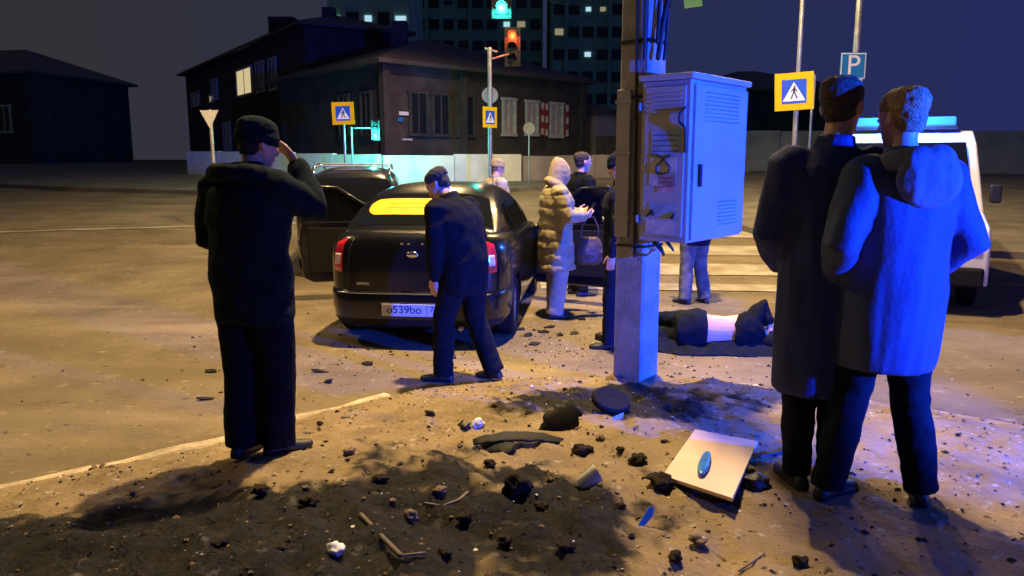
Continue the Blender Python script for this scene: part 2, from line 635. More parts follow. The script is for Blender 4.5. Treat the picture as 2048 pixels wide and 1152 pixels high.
poly_sheet('pavement', [(-60, 44), (-34, 33), (-14, 24.6), (-7, 22.6), (-2, 22.8), (3.4, 26.5), (7, 33), (11, 48), (14, 70), (-60, 70)], 0.13, 'pavement', 'dark pavement in front of the old wooden houses', 'pavement')
poly_sheet('pavement', [(4.4, 17.0), (5.0, 14.8), (6.6, 13.4), (11, 12.2), (40, 9), (60, 8), (60, 60), (20, 60), (11, 36), (6.6, 24)], 0.12, 'pavement', 'pavement corner with crossing sign and parking sign', 'pavement')

# zebra crossing and edge lines
def strip(name, pts, lift=0.012):
    """pts: four corners (x,y)"""
    mb = MB()
    n, k = 30, 6
    a, b, c, d = [V((*p, 0)) for p in pts]
    for j in range(k + 1):
        for i in range(n + 1):
            s, t = i / n, j / k
            p = (a * (1 - s) + b * s) * (1 - t) + (d * (1 - s) + c * s) * t
            j_ = 0.015 * n3(p.x, p.y, 6, 3)
            mb.v.append((p.x, p.y + j_, road_f(p.x, p.y) + lift))
    mb.f = [(j * (n + 1) + i, j * (n + 1) + i + 1, (j + 1) * (n + 1) + i + 1, (j + 1) * (n + 1) + i) for j in range(k) for i in range(n)]
    return mb
zebra = thing('zebra_crossing', 'worn white zebra crossing stripes painted across the road', 'crossing')
tag(zebra, kind='structure')
for y0, y1 in ((10.5, 11.0), (11.7, 12.6), (13.4, 14.4), (15.3, 16.4)):
    B(strip('stripe', [(0.4, y0), (5.0, y0 - 0.3), (5.0, y1 - 0.3), (0.4, y1)]), 'stripe', 'road_paint', zebra)
edge = B(strip('lane_line', [(-13, 15.1), (-4.4, 17.0), (-4.4, 17.2), (-13, 15.3)]), 'lane_line', 'road_paint')
tag(edge, 'faded white lane line beside the dark wagon', 'marking', kind='structure')

# ------------------------------------------------------------------ concrete pole with its street lamp
PHI = math.atan2(0.763, 0.645)
EX, EY = V((0.645, 0.763, 0)), V((-0.763, 0.645, 0))
PC = V((0.916, 5.62, 0))
PZ = ground_z(PC.x, PC.y)
pole = thing('utility_pole', 'square concrete utility pole carrying the grey equipment cabinet', 'pole', (PC.x, PC.y, PZ), PHI)
mb = MB()
rings = []
for k in range(25):
    z = -0.35 + 9.6 * k / 24
    a = 0.1225 * (1 - 0.018 * z)
    c = 0.016
    j = 0.0025 * noise.noise(V((z * 1.7, 0, 0)))
    rings.append([V((x + j, y + j, z)) for x, y in ((-a, -a + c), (-a + c, -a), (a - c, -a), (a, -a + c), (a, a - c), (a - c, a), (-a + c, a), (-a, a - c))])
mb.loft(rings)
B(mb, 'shaft', 'concrete', pole)
mb = MB()
rr = [(0.26, -0.2), (0.22, 0.0), (0.19, 0.035), (0.15, 0.05)]
mb.loft([[V((math.cos(t) * r * (1 + .08 * math.sin(3 * t + r * 40)), math.sin(t) * r, z)) for t in [2 * math.pi * i / 20 for i in range(20)]] for r, z in rr])
B(mb, 'footing', 'soil_tan', pole, smooth=True)
for z, w in ((2.05, 0.010), (2.42, 0.012), (3.05, 0.012), (1.02, 0.009)):
    mb = MB()
    a = 0.1225 * (1 - 0.018 * z) + 0.004
    for s, t in (((0, -a), (2 * a + .01, .008)), ((0, a), (2 * a + .01, .008)), ((-a, 0), (.008, 2 * a)), ((a, 0), (.008, 2 * a))):
        mb.box((s[0], s[1], z), (t[0], t[1], 2 * w))
    B(mb, 'steel_band', 'black', pole)
# cables running down the pole
def cab(pts, r, n=7):
    P = [V(p) for p in pts]
    out = []
    for i in range(len(P) - 1):
        p0, p1, p2, p3 = P[max(i - 1, 0)], P[i], P[i + 1], P[min(i + 2, len(P) - 1)]
        for k in range(6):
            t = k / 6
            out.append(0.5 * ((2 * p1) + (-p0 + p2) * t + (2 * p0 - 5 * p1 + 4 * p2 - p3) * t * t + (-p0 + 3 * p1 - 3 * p2 + p3) * t ** 3))
    out.append(P[-1])
    return MB().tube(out, r, n)
a = 0.135
for pts, r in (([(-a, -0.02, 9.0), (-a, -0.03, 6), (-a - .005, -0.02, 3.4), (-a, -0.03, 2.3), (-a, -.04, 1.5), (-a, -.05, 0.95)], 0.011),
               ([(-a, -0.085, 9.0), (-a, -0.09, 5), (-a, -0.085, 3.0), (-a, -0.09, 2.3)], 0.014),
               ([(0.03, -a - .03, 3.9), (0.0, -a - .02, 3.3), (-0.05, -a - .02, 2.85), (-0.1, -a - .03, 2.4)], 0.015),
               ([(0.13, -a - .03, 4.2), (0.10, -a - .04, 3.3), (0.05, -a - .05, 2.9), (-0.06, -a - .05, 2.55), (-.1, -a - .04, 2.3)], 0.019),
               ([(0.15, -a + .02, 4.2), (0.13, -a - .01, 3.3), (0.10, -a - .01, 2.95), (0.02, -a - .03, 2.5), (-.02, -a - .04, 2.3)], 0.013)):
    B(cab(pts, r), 'cable', 'cable', pole, smooth=True)
mb = MB().tube([(0, 0, 8.9), (0.25, 0.35, 9.05), (1.0, 1.3, 9.25)], 0.03, 10)
B(mb, 'lamp_arm', 'galv', pole, smooth=True)

def lamp_head(parent, loc, rz, power, size=152, direction=(0, 0, -1)):
    h = bpy.data.objects.new('lamp_head', MB().loft([[V((x * w, y0, z0 + h_)) for x, h_ in ((-1, 0), (-.8, .06), (0, .09), (.8, .06), (1, 0), (.9, -.03), (-.9, -.03))] for y0, w, z0 in ((-.32, .06, 0), (-.2, .12, 0), (.1, .14, 0), (.3, .1, 0), (.36, .03, 0))]).mesh('lamp_head'))
    C.objects.link(h)
    h.data.materials.append(M['grey_paint'])
    h.parent = parent
    h.location = loc
    h.rotation_euler = (0, 0, rz)
    B(MB().box((0, 0.04, -0.034), (0.2, 0.42, 0.012)), 'lens', 'lamp_lens', h)
    spot('lamp_light', h, (0, 0.04, -0.06), power, SODIUM, size, 0.5, 0.16, direction)
    return h
lamp_head(pole, (1.15, 1.5, 9.25), -math.atan2(1.0, 1.3), LIGHT['main'])

# small yellow plate fixed high on the pole
yp = thing('yellow_plate', 'tilted yellow plate bracketed high on the concrete pole', 'plate', D(1384, -12, 5.45))
yp.rotation_euler = (0, R(-9), R(8))
B(MB().box((0, 0, 0), (0.125, 0.006, 0.17)), 'panel', 'sign_yellow', yp)
B(MB().tube([(-.06, 0.02, 0.02), (-.18, 0.2, 0.02)], 0.01, 6), 'bracket', 'galv', yp)

# ------------------------------------------------------------------ grey equipment cabinet on the pole
NE = V((1.152, 5.15, 0))
CW, CD = 0.84, 0.36
ZB, ZT = 1.203, 2.265
CH = ZT - ZB
cabn = thing('equipment_cabinet', 'grey steel equipment cabinet with louvred door strapped to the concrete pole', 'cabinet', (NE.x, NE.y, ZB), PHI)
# local: x along door face, -y out of door, +y towards pole
B(MB().box((CW / 2, CD / 2, CH / 2), (CW, CD, CH)), 'housing', 'cabinet_paint', cabn, bevel=0.008)
B(MB().box((CW / 2, CD / 2 - .005, CH + 0.022), (CW + 0.06, CD + 0.05, 0.04)), 'roof', 'cabinet_paint', cabn, bevel=0.012)
door = B(MB().box((CW / 2 + 0.01, -0.012, CH / 2 - 0.005), (CW - 0.05, 0.02, CH - 0.05)), 'door', 'cabinet_paint', cabn, bevel=0.005)
B(MB().box((0.10, -0.034, CH * 0.42), (0.028, 0.024, 0.15)), 'handle', 'black', door, bevel=0.005)
for z0, n_, w, xc in ((0.80, 8, 0.52, CW / 2), (0.10, 7, 0.30, CW * 0.66)):
    for k in range(n_):
        mb = MB()
        mb.prism([(-w / 2, -0.004), (w / 2, -0.004), (w / 2, 0.006), (-w / 2, 0.006)], -0.0235, -0.0215)
        mb2 = MB()
        z = z0 + k * 0.026
        mb2.loft([[V((xc + s * w / 2, -0.022, z + 0.010)), V((xc + s * w / 2, -0.033, z - 0.003)), V((xc + s * w / 2, -0.022, z - 0.003))] for s in (-1, 1)])
        B(mb2, 'louvre', 'cabinet_paint', door)
# side panel (towards the road): recessed frame, grille, paper notices
side = B(MB().box((-0.007, CD / 2, CH / 2), (0.012, CD - 0.06, CH - 0.08)), 'side_panel', 'cabinet_paint', cabn, bevel=0.004)
for k in range(5):
    B(MB().box((-0.0165, CD / 2 - 0.01, 0.86 + k * 0.028), (0.006, CD - 0.14, 0.010)), 'louvre', 'cabinet_paint', side)
def notice(y, z, w, h, m, tilt=0.0):
    o = B(MB().box((0, 0, 0), (0.0016, w, h)), 'notice', m, side)
    o.location = (-0.0148, y, z)
    o.rotation_euler = (tilt, 0, 0)
    return o
n1 = notice(0.165, 0.655, 0.215, 0.17, 'poster_blue')
for k in range(4):
    B(MB().box((-0.0018, 0, 0.055 - k * 0.035), (0.0016, 0.19, 0.008)), 'printed_line', 'cabinet_seam', n1)
n2 = notice(0.18, 0.47, 0.20, 0.19, 'poster_pale', 0.03)
# a scrawled loop over the paper
loop = [(0, 0.055 * math.cos(t) * (1.0), 0.03 + 0.05 * math.sin(t)) for t in [-.9 + 0.42 * i for i in range(13)]]
B(MB().tube([(-.003, .05, .11), (-.003, .0, .08), (-.003, -.05, .035), (-.003, -.045, 0), (-.003, .0, -.015), (-.003, .05, -.005), (-.003, .05, .035), (-.003, 0, .085), (-.003, -.045, .11)], 0.006, 6), 'scrawl', 'black', n2, smooth=True)
n3_ = notice(0.15, 0.40, 0.14, 0.13, 'poster_pink', -0.04)
for k in range(3):
    B(MB().box((-0.0018, 0, 0.03 - k * 0.03), (0.0016, 0.10, 0.007)), 'printed_line', 'trim_red', n3_)
n4 = notice(0.18, 0.215, 0.20, 0.09, 'poster_blue', 0.05)
B(MB().tube([(-.003, .11, -.05), (-.003, .07, -.005), (-.003, .06, -.035)], 0.007, 6), 'scrawl', 'black', n4, smooth=True)
B(MB().tube([(-.003, -.085, -.045), (-.003, -.10, -.01), (-.003, -.075, -.045)], 0.007, 6), 'scrawl', 'black', n4, smooth=True)
notice(0.19, 0.10, 0.22, 0.09, 'poster_pale', 0.02)
B(cab([(-.02, .03, .88), (-.03, .055, .85), (-.03, .06, .79), (-.025, .03, .76), (-.022, .02, .70), (-.018, .018, .60)], .009), 'cable', 'cable', cabn, smooth=True)
B(cab([(.05, .30, .02), (.04, .2, -.07), (.1, .22, -.10), (.2, .3, -.06), (.16, .36, .02)], .010), 'cable', 'cable', cabn, smooth=True)
B(cab([(.12, .25, .02), (.13, .18, -.05), (.2, .2, -.075), (.27, .28, -.03), (.25, .33, .02)], .008), 'cable', 'cable', cabn, smooth=True)
for z in (0.15, 0.9):
    B(MB().box((0.22, CD + 0.006, z), (0.5, 0.012, 0.05)), 'mounting_rail', 'galv', cabn)
# flat steel duct strapped on the road side of the pole
duct = thing('cable_duct', 'flat pale cable duct strapped beside the grey cabinet', 'duct', (PC.x, PC.y, 0), PHI)
B(MB().box((-0.135, 0.062, 1.72), (0.026, 0.11, 1.02)), 'cover', 'cabinet_paint', duct, bevel=0.004)
for z in (1.35, 1.8, 2.15):
    B(MB().box((-0.150, 0.062, z), (0.006, 0.13, 0.02)), 'clip', 'galv', duct)

# ------------------------------------------------------------------ street lamp posts
def lamp_post(label, base, h, arm, power, r=0.07, direction=(0, 0, -1), size=152):
    t = thing('street_lamp', label, 'street lamp', base)
    mb = MB().tube([(0, 0, -.2), (0, 0, h * .4), (0, 0, h - .9)], [r, r * .85, r * .7], 12, dome=False)
    B(mb, 'post', 'galv', t, smooth=True)
    B(MB().tube([(0, 0, 0), (0, 0, .12), (0, 0, .16)], [r * 1.9, r * 1.9, r * 1.2], 12, dome=False), 'base', 'galv', t, smooth=True)
    a = V((*arm, 0))
    pts = [V((0, 0, h - .95)), V((0, 0, h - .4)) + a * .03, V((0, 0, h - .08)) + a * .25, V((0, 0, h + .04)) + a * .6, V((0, 0, h + .08)) + a]
    B(MB().tube(pts, r * .55, 10), 'arm', 'galv', t, smooth=True)
    lamp_head(t, V((0, 0, h + .07)) + a * 1.08, math.atan2(-arm[0], arm[1]), power, size, direction)
    return t
pb = D(1588, 300, 14.6)
zz = lambda x, y, lift=0.0: road_z(x, y) + lift
LP1 = V((pb.x, 14.6, zz(pb.x, 14.6, .12)))
lamp_post('tall curved street lamp whose post carries the tilted crossing sign', LP1, 8.2, (-1.7, -0.3), LIGHT['right'], 0.05)
pb = D(1713, 100, 17.5)
LP2 = V((pb.x, 17.5, zz(pb.x, 17.5, .12)))
lamp_post('thick street lamp post beside the parking sign', LP2, 9.2, (-1.8, 0.6), LIGHT['far'], 0.085)
LP3 = V((-10.5, 9.0, zz(-10.5, 9.0)))
lamp_post('street lamp on the far left side of the crossroads', LP3, 8.6, (1.8, -0.4), LIGHT['left'], 0.07)

sl = thing('added_lamp', 'unseen lamp added over the crossroads to brighten the white wall', 'street lamp', (-2.0, 20.0, 9.6))
B(MB().tube([(0, 0, .05), (0, 0, .45)], .012, 6), 'hanger', 'galv', sl, smooth=True)  # lamp and wire are added out of view to light far wall and road
B(cab([(-13, -4, 1.6), (-6, -1.8, .8), (0, 0, .45), (5, 1.6, .75), (11, 3.5, 1.4)], .012), 'wire', 'cable', sl, smooth=True)
lamp_head(sl, (0, 0, 0), 0, LIGHT['cross'])

# ------------------------------------------------------------------ traffic signs
def tri(s, up=True):
    h = s * 0.866
    p = [(-s / 2, -h / 2), (s / 2, -h / 2), (0, h / 2)]
    return p if up else [(x, -z) for x, z in p]
def crossing_plate(parent, z, size, tilt=0.0, yaw=0.0, y=-0.07):
    p = B(MB().box((0, 0, 0), (size, 0.012, size)), 'sign_plate', 'sign_yellow', parent, bevel=0.004)
    p.location = (0, y, z)
    p.rotation_euler = (0, tilt, yaw)
    b = size * 0.64
    B(MB().box((0, -0.009, 0), (b, 0.004, b)), 'blue_square', 'sign_blue', p)
    B(MB().prism(tri(b * 0.92), -0.0145, -0.0115), 'white_triangle', 'sign_white', p)
    k = b * 0.5
    fig = MB()
    def q(pts):
        fig.prism([(x * k, z_ * k - 0.12 * k) for x, z_ in pts], -0.0175, -0.015)
    q([(.05 + .09 * math.cos(t), .52 + .09 * math.sin(t)) for t in [i * math.pi / 4 for i in range(8)]])
    q([(-.06, .42), (.12, .42), (.10, .02), (-.08, .02)])
    q([(-.08, .02), (.02, .02), (-.18, -.48), (-.30, -.48)])
    q([(.0, .02), (.10, .02), (.32, -.46), (.20, -.48)])
    q([(.10, .40), (.30, .10), (.24, .06), (.06, .30)])
    q([(-.05, .40), (-.26, .14), (-.21, .08), (-.02, .28)])
    B(fig, 'walking_figure', 'black', p)
    return p
def round_back(parent, z, r, y):
    mb = MB()
    mb.prism([(r * math.cos(t), r * math.sin(t)) for t in [i * math.pi / 12 for i in range(24)]], -.006, .006)
    o = B(mb, 'round_sign_back', 'sign_back', parent)
    o.location = (0, y, z)

def sign_post(label, base, h, r=0.03, lean=0.0):
    t = thing('sign_post', label, 'sign', base)
    B(MB().tube([(0, 0, -.25), (lean * .5, 0, h * .5), (lean, 0, h)], r, 10), 'post', 'galv', t, smooth=True)
    return t
def col_base(px, depth, lift=0.0):
    x = (px - 1024) / F * depth
    # refine for pitch: x/u is taken at the sign's own row, good to a few centimetres
    return V((x, depth, zz(x, depth, lift)))
def z_at(py, depth):
    return D(1024, py, depth).z
def x_at(px, py, depth):
    return D(px, py, depth).x
# square crossing sign near the white wall
d_ = 24.0
b_ = V((x_at(687, 227, d_), d_, zz(0, d_, .13)))
t = sign_post('yellow bordered pedestrian crossing sign standing before the white wall', b_, z_at(207, d_) - b_.z, 0.035)
crossing_plate(t, z_at(227, d_) - b_.z, 0.66, R(-2), R(6))
# crossing sign on the signal pole
d_ = 23.6
b_ = V((x_at(980, 235, d_), d_, zz(0, d_, .13)))
sp_ = sign_post('grey signal mast with narrow crossing sign and round sign back', b_, z_at(98, d_) - b_.z, 0.065)
crossing_plate(sp_, z_at(235, d_) - b_.z, 0.60, 0, R(48), -0.09)
round_back(sp_, z_at(190, d_) - b_.z, 0.24, 0.09)
B(MB().tube([(-.12, 0, z_at(97, d_) - b_.z), (0.2, 0, z_at(104, d_) - b_.z)], 0.035, 8), 'camera_bracket', 'galv', sp_, smooth=True)
# yield sign, seen plain
d_ = 15.5
b_ = V((x_at(427, 320, d_), d_, zz(-6, d_)))
t = sign_post('white give way triangle on a post behind the man in the cap', b_, z_at(222, d_) - b_.z, 0.035, x_at(421, 238, d_) - b_.x)
sz = 0.40
p = B(MB().prism(tri(sz, False), -.006, .006), 'sign_plate', 'sign_white', t)
p.location = (x_at(421, 238, d_) - b_.x, -0.05, z_at(239, d_) - b_.z)
p.rotation_euler = (0, 0, R(-12))
# tilted crossing sign on lamp post
d_ = 14.45
b_ = V((x_at(1588, 183, d_), d_, LP1.z))
t = thing('crossing_sign', 'large tilted pedestrian crossing sign on the curved lamp post', 'sign', b_)
crossing_plate(t, z_at(183, d_) - b_.z, 0.66, R(-3), R(-20), 0.0)
B(MB().box((0, 0.05, z_at(183, d_) - b_.z), (0.05, 0.06, 0.3)), 'clamp', 'galv', t)
# thin post beside it
d_ = 15.2
b_ = V((x_at(1621, 260, d_), d_, zz(6, d_, .12)))
t = sign_post('thin bare post just behind the tilted crossing sign', b_, z_at(150, d_) - b_.z, 0.022)
B(MB().box((0, -.03, z_at(185, d_) - b_.z), (0.05, 0.02, 0.62)), 'sign_edge', 'sign_back', t)
# parking sign
d_ = 17.3
b_ = V((x_at(1706, 132, d_), d_, LP2.z))
t = thing('parking_sign', 'blue square parking sign with white letter P above white plate', 'sign', b_)
zc = z_at(132, d_) - b_.z
p = B(MB().box((0, 0, zc), (0.56, 0.012, 0.56)), 'sign_plate', 'sign_parking', t, bevel=0.02)
B(MB().box((0, -0.0085, zc), (0.53, 0.004, 0.53)), 'white_rim', 'sign_white', p, bevel=0.015)
B(MB().box((0, -0.012, zc), (0.49, 0.004, 0.49)), 'blue_face', 'sign_parking', p, bevel=0.01)
o = link('letter_p', text_mesh('P', 0.58), 'sign_white', p)
o.location = (0, -0.018, zc)
B(MB().box((0.02, 0, z_at(166, d_) - b_.z), (0.40, 0.012, 0.17)), 'lower_plate', 'sign_white', t)
B(MB().box((0.05, 0.06, zc), (0.06, 0.12, 0.5)), 'clamp', 'galv', t)
# small sign back on thin post near the house
d_ = 25.5
b_ = V((x_at(1058, 290, d_), d_, zz(0, d_, .13)))
t = sign_post('thin post with grey sign back before the shuttered windows', b_, z_at(246, d_) - b_.z, 0.025)
round_back(t, z_at(257, d_) - b_.z, 0.19, -0.04)
# bollard rail right
for i, (px, py) in enumerate(((1560, 372), (1612, 352))):
    d_ = 17.5 + i * 3
    x = x_at(px, py, d_)
    t = thing('bollard', ('dark bollard at the pavement corner beside the zebra crossing', 'dark bollard beyond the pavement corner near the concrete fence')[i], 'bollard', (x, d_, zz(x, d_, .12)))
    B(MB().tube([(0, 0, -.05), (0, 0, .85)], .05, 10), 'post', 'sign_back', t, smooth=True)
    B(MB().tube([(0, 0, .70), (0, 0, .78)], .054, 10, dome=False), 'white_band', 'sign_white', t, smooth=True)

# ------------------------------------------------------------------ traffic lights
def signal(label, loc, on, rz=0.0, s=1.0, hang=None, power=0, col=(1, 1, 1)):
    t = thing('traffic_light', label, 'traffic light', loc, rz)
    B(MB().box((0, 0.06, 0), (0.30 * s, 0.14 * s, 0.86 * s)), 'housing', 'black', t, bevel=0.03)
    B(MB().box((0, 0.0, 0), (0.42 * s, 0.012, 1.0 * s)), 'backboard', 'black', t, bevel=0.02)
    for i, k in enumerate(('red', 'amber', 'green')):
        z = (0.28 - 0.28 * i) * s
        mm = 'signal_' + k if k == on else 'signal_off'
        ring = lambda r, y: [V((r * math.cos(a), y, z + r * math.sin(a))) for a in [j * math.pi / 10 for j in range(20)]]
        ln = B(MB().loft([ring(0.10 * s, -0.008), ring(0.095 * s, -0.03), ring(0.05 * s, -0.05)]), 'lens', mm, t, smooth=True)
        hood = MB()
        hood.loft([[V((0.115 * s * math.cos(a), y, z + 0.115 * s * math.sin(a))) for a in [R(-10) + j * R(200) / 12 for j in range(13)]] for y in (-0.006, -0.2 * s)], closed=False, caps=False)
        h = B(hood, 'visor', 'black', t, smooth=True)
        md = h.modifiers.new('s', 'SOLIDIFY')
        md.thickness = 0.006
    if power:
        point('signal_glow', t, (0, -0.3, {'red': .28, 'amber': 0, 'green': -.28}[on] * s), power, col, 0.1)
    return t
d_ = 21.5
sg = signal('hanging traffic light showing green at the top of the mast span', D(1003, -12, d_), 'green', 0, 1.25, power=220, col=(0.03, 1.0, 0.75))
d_ = 24.5
sr = signal('traffic light showing red hanging beside the signal mast', D(1025, 94, d_), 'red', R(-6), 1.15, power=90, col=(1.0, 0.08, 0.02))
tag(sr)
# arm from mast to red light, span wire
b_ = D(983, 118, 23.6)
e_ = D(1025, 106, 24.45)
arm = B(MB().tube([b_, D(1006, 112, 24.0), e_ + V((0, .12, 0.0))], 0.03, 8), 'signal_arm', 'galv', smooth=True)
arm.parent = sp_
arm.matrix_parent_inverse = Matrix.Translation(-V(sp_.location))
sw = B(cab([D(700, -130, 26), D(860, -60, 23), D(1003, -30, 21.5), D(1150, 10, 24), D(1260, -40, 26)], 0.012), 'span_wire', 'cable', smooth=True)
tag(sw, 'thin black span wire over the street holding the green light', 'wire')
sw2 = B(cab([D(1027, 70, 24.6), D(1100, 58, 27), D(1190, 30, 30), D(1300, -10, 34)], 0.010), 'span_wire', 'cable', smooth=True)
tag(sw2, 'thin wire rising from the red traffic light past the towers', 'wire')
# small green light on a bracket post by the wall
d_ = 25.0
b_ = V((x_at(704, 290, d_), d_, zz(-5, d_, .13)))
t = sign_post('slim bracket post holding the small green signal by the wall', b_, z_at(255, d_) - b_.z, 0.03)
B(MB().tube([(0, 0, z_at(256, d_) - b_.z), (x_at(748, 256, d_) - b_.x, 0, z_at(256, d_) - b_.z)], 0.02, 8), 'bracket', 'galv', t, smooth=True)
signal('small green pedestrian light on a bracket before the white wall', D(751, 260, d_ - .15), 'green', 0, 0.62, power=420, col=(0.03, 1.0, 0.8))

# ------------------------------------------------------------------ low walls and fences
def panel_wall(name, label, cat, pts, h, m, panel=2.4, th=0.16, cap=None, post=False, cname='panel'):
    """wall of separate panels along a polyline of (x,y); h above ground"""
    t = thing(name, label, cat, (pts[0][0], pts[0][1], zz(*pts[0])))
    o0 = V(t.location)
    for (x0, y0), (x1, y1) in zip(pts[:-1], pts[1:]):
        L = math.hypot(x1 - x0, y1 - y0)
        n_ = max(1, round(L / panel))
        ang = math.atan2(y1 - y0, x1 - x0)
        for k in range(n_):
            s = (k + .5) / n_
            x, y = x0 + (x1 - x0) * s, y0 + (y1 - y0) * s
            z = min(zz(x0 + (x1 - x0) * k / n_, y0 + (y1 - y0) * k / n_), zz(x, y)) - 0.2
            top = zz(x, y) + h + random.uniform(-.015, .015)
            mb = MB().box((0, 0, (top - z) / 2), (L / n_ - 0.02, th, top - z))
            o = B(mb, cname, m, t, bevel=0.01)
            o.location = V((x, y, z)) - o0
            o.rotation_euler = (0, 0, ang)
            if cap:
                c = B(MB().box((0, 0, top - z + .03), (L / n_ - .012, th + .08, .06)), 'coping', cap, o)
    return t
C0 = V((-4.3, 27.0, 0))
FR = V((0.72, 0.69, 0)).normalized()     # right facade direction
FL = V((-0.62, 0.78, 0)).normalized()    # left facade direction
def wh(py, d): return z_at(py, d) - zz(0, d)
w0 = C0 + V((0.0, -1.3, 0))
panel_wall('boundary_wall', 'low whitewashed wall round the corner of the wooden house', 'wall',
           [(w0.x - 8.5, w0.y + 5.6), (w0.x, w0.y)], wh(309, 26.5), 'white_wall', 2.2, 0.2)
w1 = w0 + FR * 4.6
panel_wall('boundary_wall', 'whitewashed wall running below the shuttered windows', 'wall',
           [(w0.x + .1, w0.y), (w0.x + 4.6, w0.y + 1.6)], wh(309, 26.5) - .01, 'white_wall', 2.2, 0.2)
panel_wall('boundary_wall', 'dull grey plank wall beyond the whitewashed wall', 'wall',
           [(w0.x + 4.65, w0.y + 1.65), (w0.x + 8.6, w0.y + 4.0)], wh(308, 28.5) - .05, 'grey_fence', 1.6, 0.16)
panel_wall('yard_fence', 'tall dark plank fence between the house and the pole', 'fence',
           [(3.4, 32.2), (6.4, 34.0)], wh(272, 33), 'house_wall', 0.45, 0.06, cname='plank')
panel_wall('concrete_fence', 'pale concrete panel fence behind the crossing sign', 'fence',
           [(9.4, 35.0), (16, 33.0), (30, 29.5)], wh(262, 35), 'grey_fence', 2.5, 0.14, cname='panel')

# ------------------------------------------------------------------ houses
def on_facade(px, py, P0, dr):
    d = ray(px, py)
    # solve (0,0)+d*s = P0 + dr*t in plan
    det = d.x * (-dr.y) - (-dr.x) * d.y
    s = (P0.x * (-dr.y) - (-dr.x) * P0.y) / det
    tt = (d.x * P0.y - d.y * P0.x) / det
    return tt, CZ + d.z * s

def window(parent, P, dr, nrm, z, w, h, lit=None, frame='trim_white', fw=0.07, mull=True, shutters=None):
    """P: plan position of window centre on facade; builds frame, pane, glazing bar"""
    ang = math.atan2(dr.y, dr.x)
    f = MB()
    for dx, dz, sx, sz_ in ((0, h / 2, w + 2 * fw, fw), (0, -h / 2, w + 2 * fw, fw), (-w / 2, 0, fw, h), (w / 2, 0, fw, h)):
        f.box((dx, -0.03, dz), (sx, 0.08, sz_))
    o = B(f, 'window', frame, parent)
    o.location = V((P.x, P.y, z)) - V(parent.location)
    o.rotation_euler = (0, 0, ang if (V((math.sin(ang), -math.cos(ang), 0)).dot(nrm) > 0) else ang + math.pi)
    B(MB().box((0, -0.006, 0), (w - fw, 0.02, h - fw)), 'pane', lit or 'pane', o)
    if mull:
        B(MB().box((0, -0.03, 0), (0.05, 0.04, h - fw)), 'glazing_bar', frame, o)
    return o

def house(label, P0, dr, L, dl, W, eave, ridge, wallm, roofm, over=0.45, name='house'):
    """rectangular house, corner P0 (plan), sides along dr (length L) and dl (length W); hip roof"""
    zb = min(zz(P0.x, P0.y), zz((P0 + dr * L).x, (P0 + dr * L).y)) - .3
    t = thing(name, label, 'house', (P0.x, P0.y, zb))
    c = [V((0, 0, 0)), dr * L, dr * L + dl * W, dl * W]
    mb = MB()
    mb.loft([[p + V((0, 0, 0)) for p in c], [p + V((0, 0, eave - zb)) for p in c]])
    B(mb, 'wall', wallm, t)
    o = []
    for p, sx, sy in zip(c, (-1, 1, 1, -1), (-1, -1, 1, 1)):
        o.append(p + dr * (over * sx) + dl * (over * sy))
    e0, e1 = eave - zb, eave - zb + 0.14
    if L >= W:
        r0, r1 = dr * (W * .5) + dl * (W / 2), dr * (L - W * .5) + dl * (W / 2)
    else:
        r0, r1 = dl * (L * .5) + dr * (L / 2), dl * (W - L * .5) + dr * (L / 2)
    zr = V((0, 0, ridge - zb))
    vs = [p + V((0, 0, e0)) for p in o] + [p + V((0, 0, e1)) for p in o] + [r0 + zr, r1 + zr]
    fs = [(0, 1, 2, 3), (0, 1, 5, 4), (1, 2, 6, 5), (2, 3, 7, 6), (3, 0, 4, 7)]
    if L >= W:
        fs += [(4, 5, 9, 8), (5, 6, 9), (6, 7, 8, 9), (7, 4, 8)]
    else:
        fs += [(4, 5, 8), (5, 6, 9, 8), (6, 7, 9), (7, 4, 8, 9)]
    B(MB().add(vs, fs), 'roof', roofm, t)
    return t, zb

eave1 = z_at(128, 27.0)
h1, zb1 = house('dark single storey wooden corner house with shuttered windows', C0, FR, 10.2, FL, 9.0, eave1, eave1 + 1.75, 'log_wall', 'roof_metal')
nR = V((FR.y, -FR.x, 0))
nL = V((-FL.y, FL.x, 0))
# corner boards, plinth and cornice strips
for s, m_k in ((0.0, 'house_wall'), (3.4, 'house_wall'), (10.05, 'house_wall')):
    P = FR * s + nR * .03
    B(MB().box(P + V((0, 0, (eave1 - zb1) / 2)), (0.28, 0.28, eave1 - zb1 - .02), Matrix.Rotation(math.atan2(FR.y, FR.x), 3, 'Z')), 'corner_board', m_k, h1)
for i, (px, y0, y1, wpx, red) in enumerate(((1016, 198, 270, 26, False), (1062, 203, 270, 24, False), (1111, 207, 274, 26, True))):
    tt, zt = on_facade(px, y0, C0, FR)
    _, zb_ = on_facade(px, y1, C0, FR)
    t2, _ = on_facade(px + wpx, y0, C0, FR)
    w = abs(t2 - tt)
    P = C0 + FR * tt + nR * 0.04
    o = window(h1, P, FR, nR, (zt + zb_) / 2, w * .9, zt - zb_, lit='shutter', fw=0.10, mull=True)
    if i >= 1:
        # carved red and white surround between the windows
        for sd in ((-1, 1) if red else (1,)):
            B(MB().box((sd * (w * .5 + .22), -.02, 0), (.22, .05, zt - zb_)), 'red_pilaster', 'trim_red', o)
        for sd in ((-1, 1) if red else (1,)):
            for k in (-1, 0, 1):
                B(MB().box((sd * (w * .5 + .22), -.06, k * .5), (.12, .05, .26)), 'white_block', 'trim_white', o)
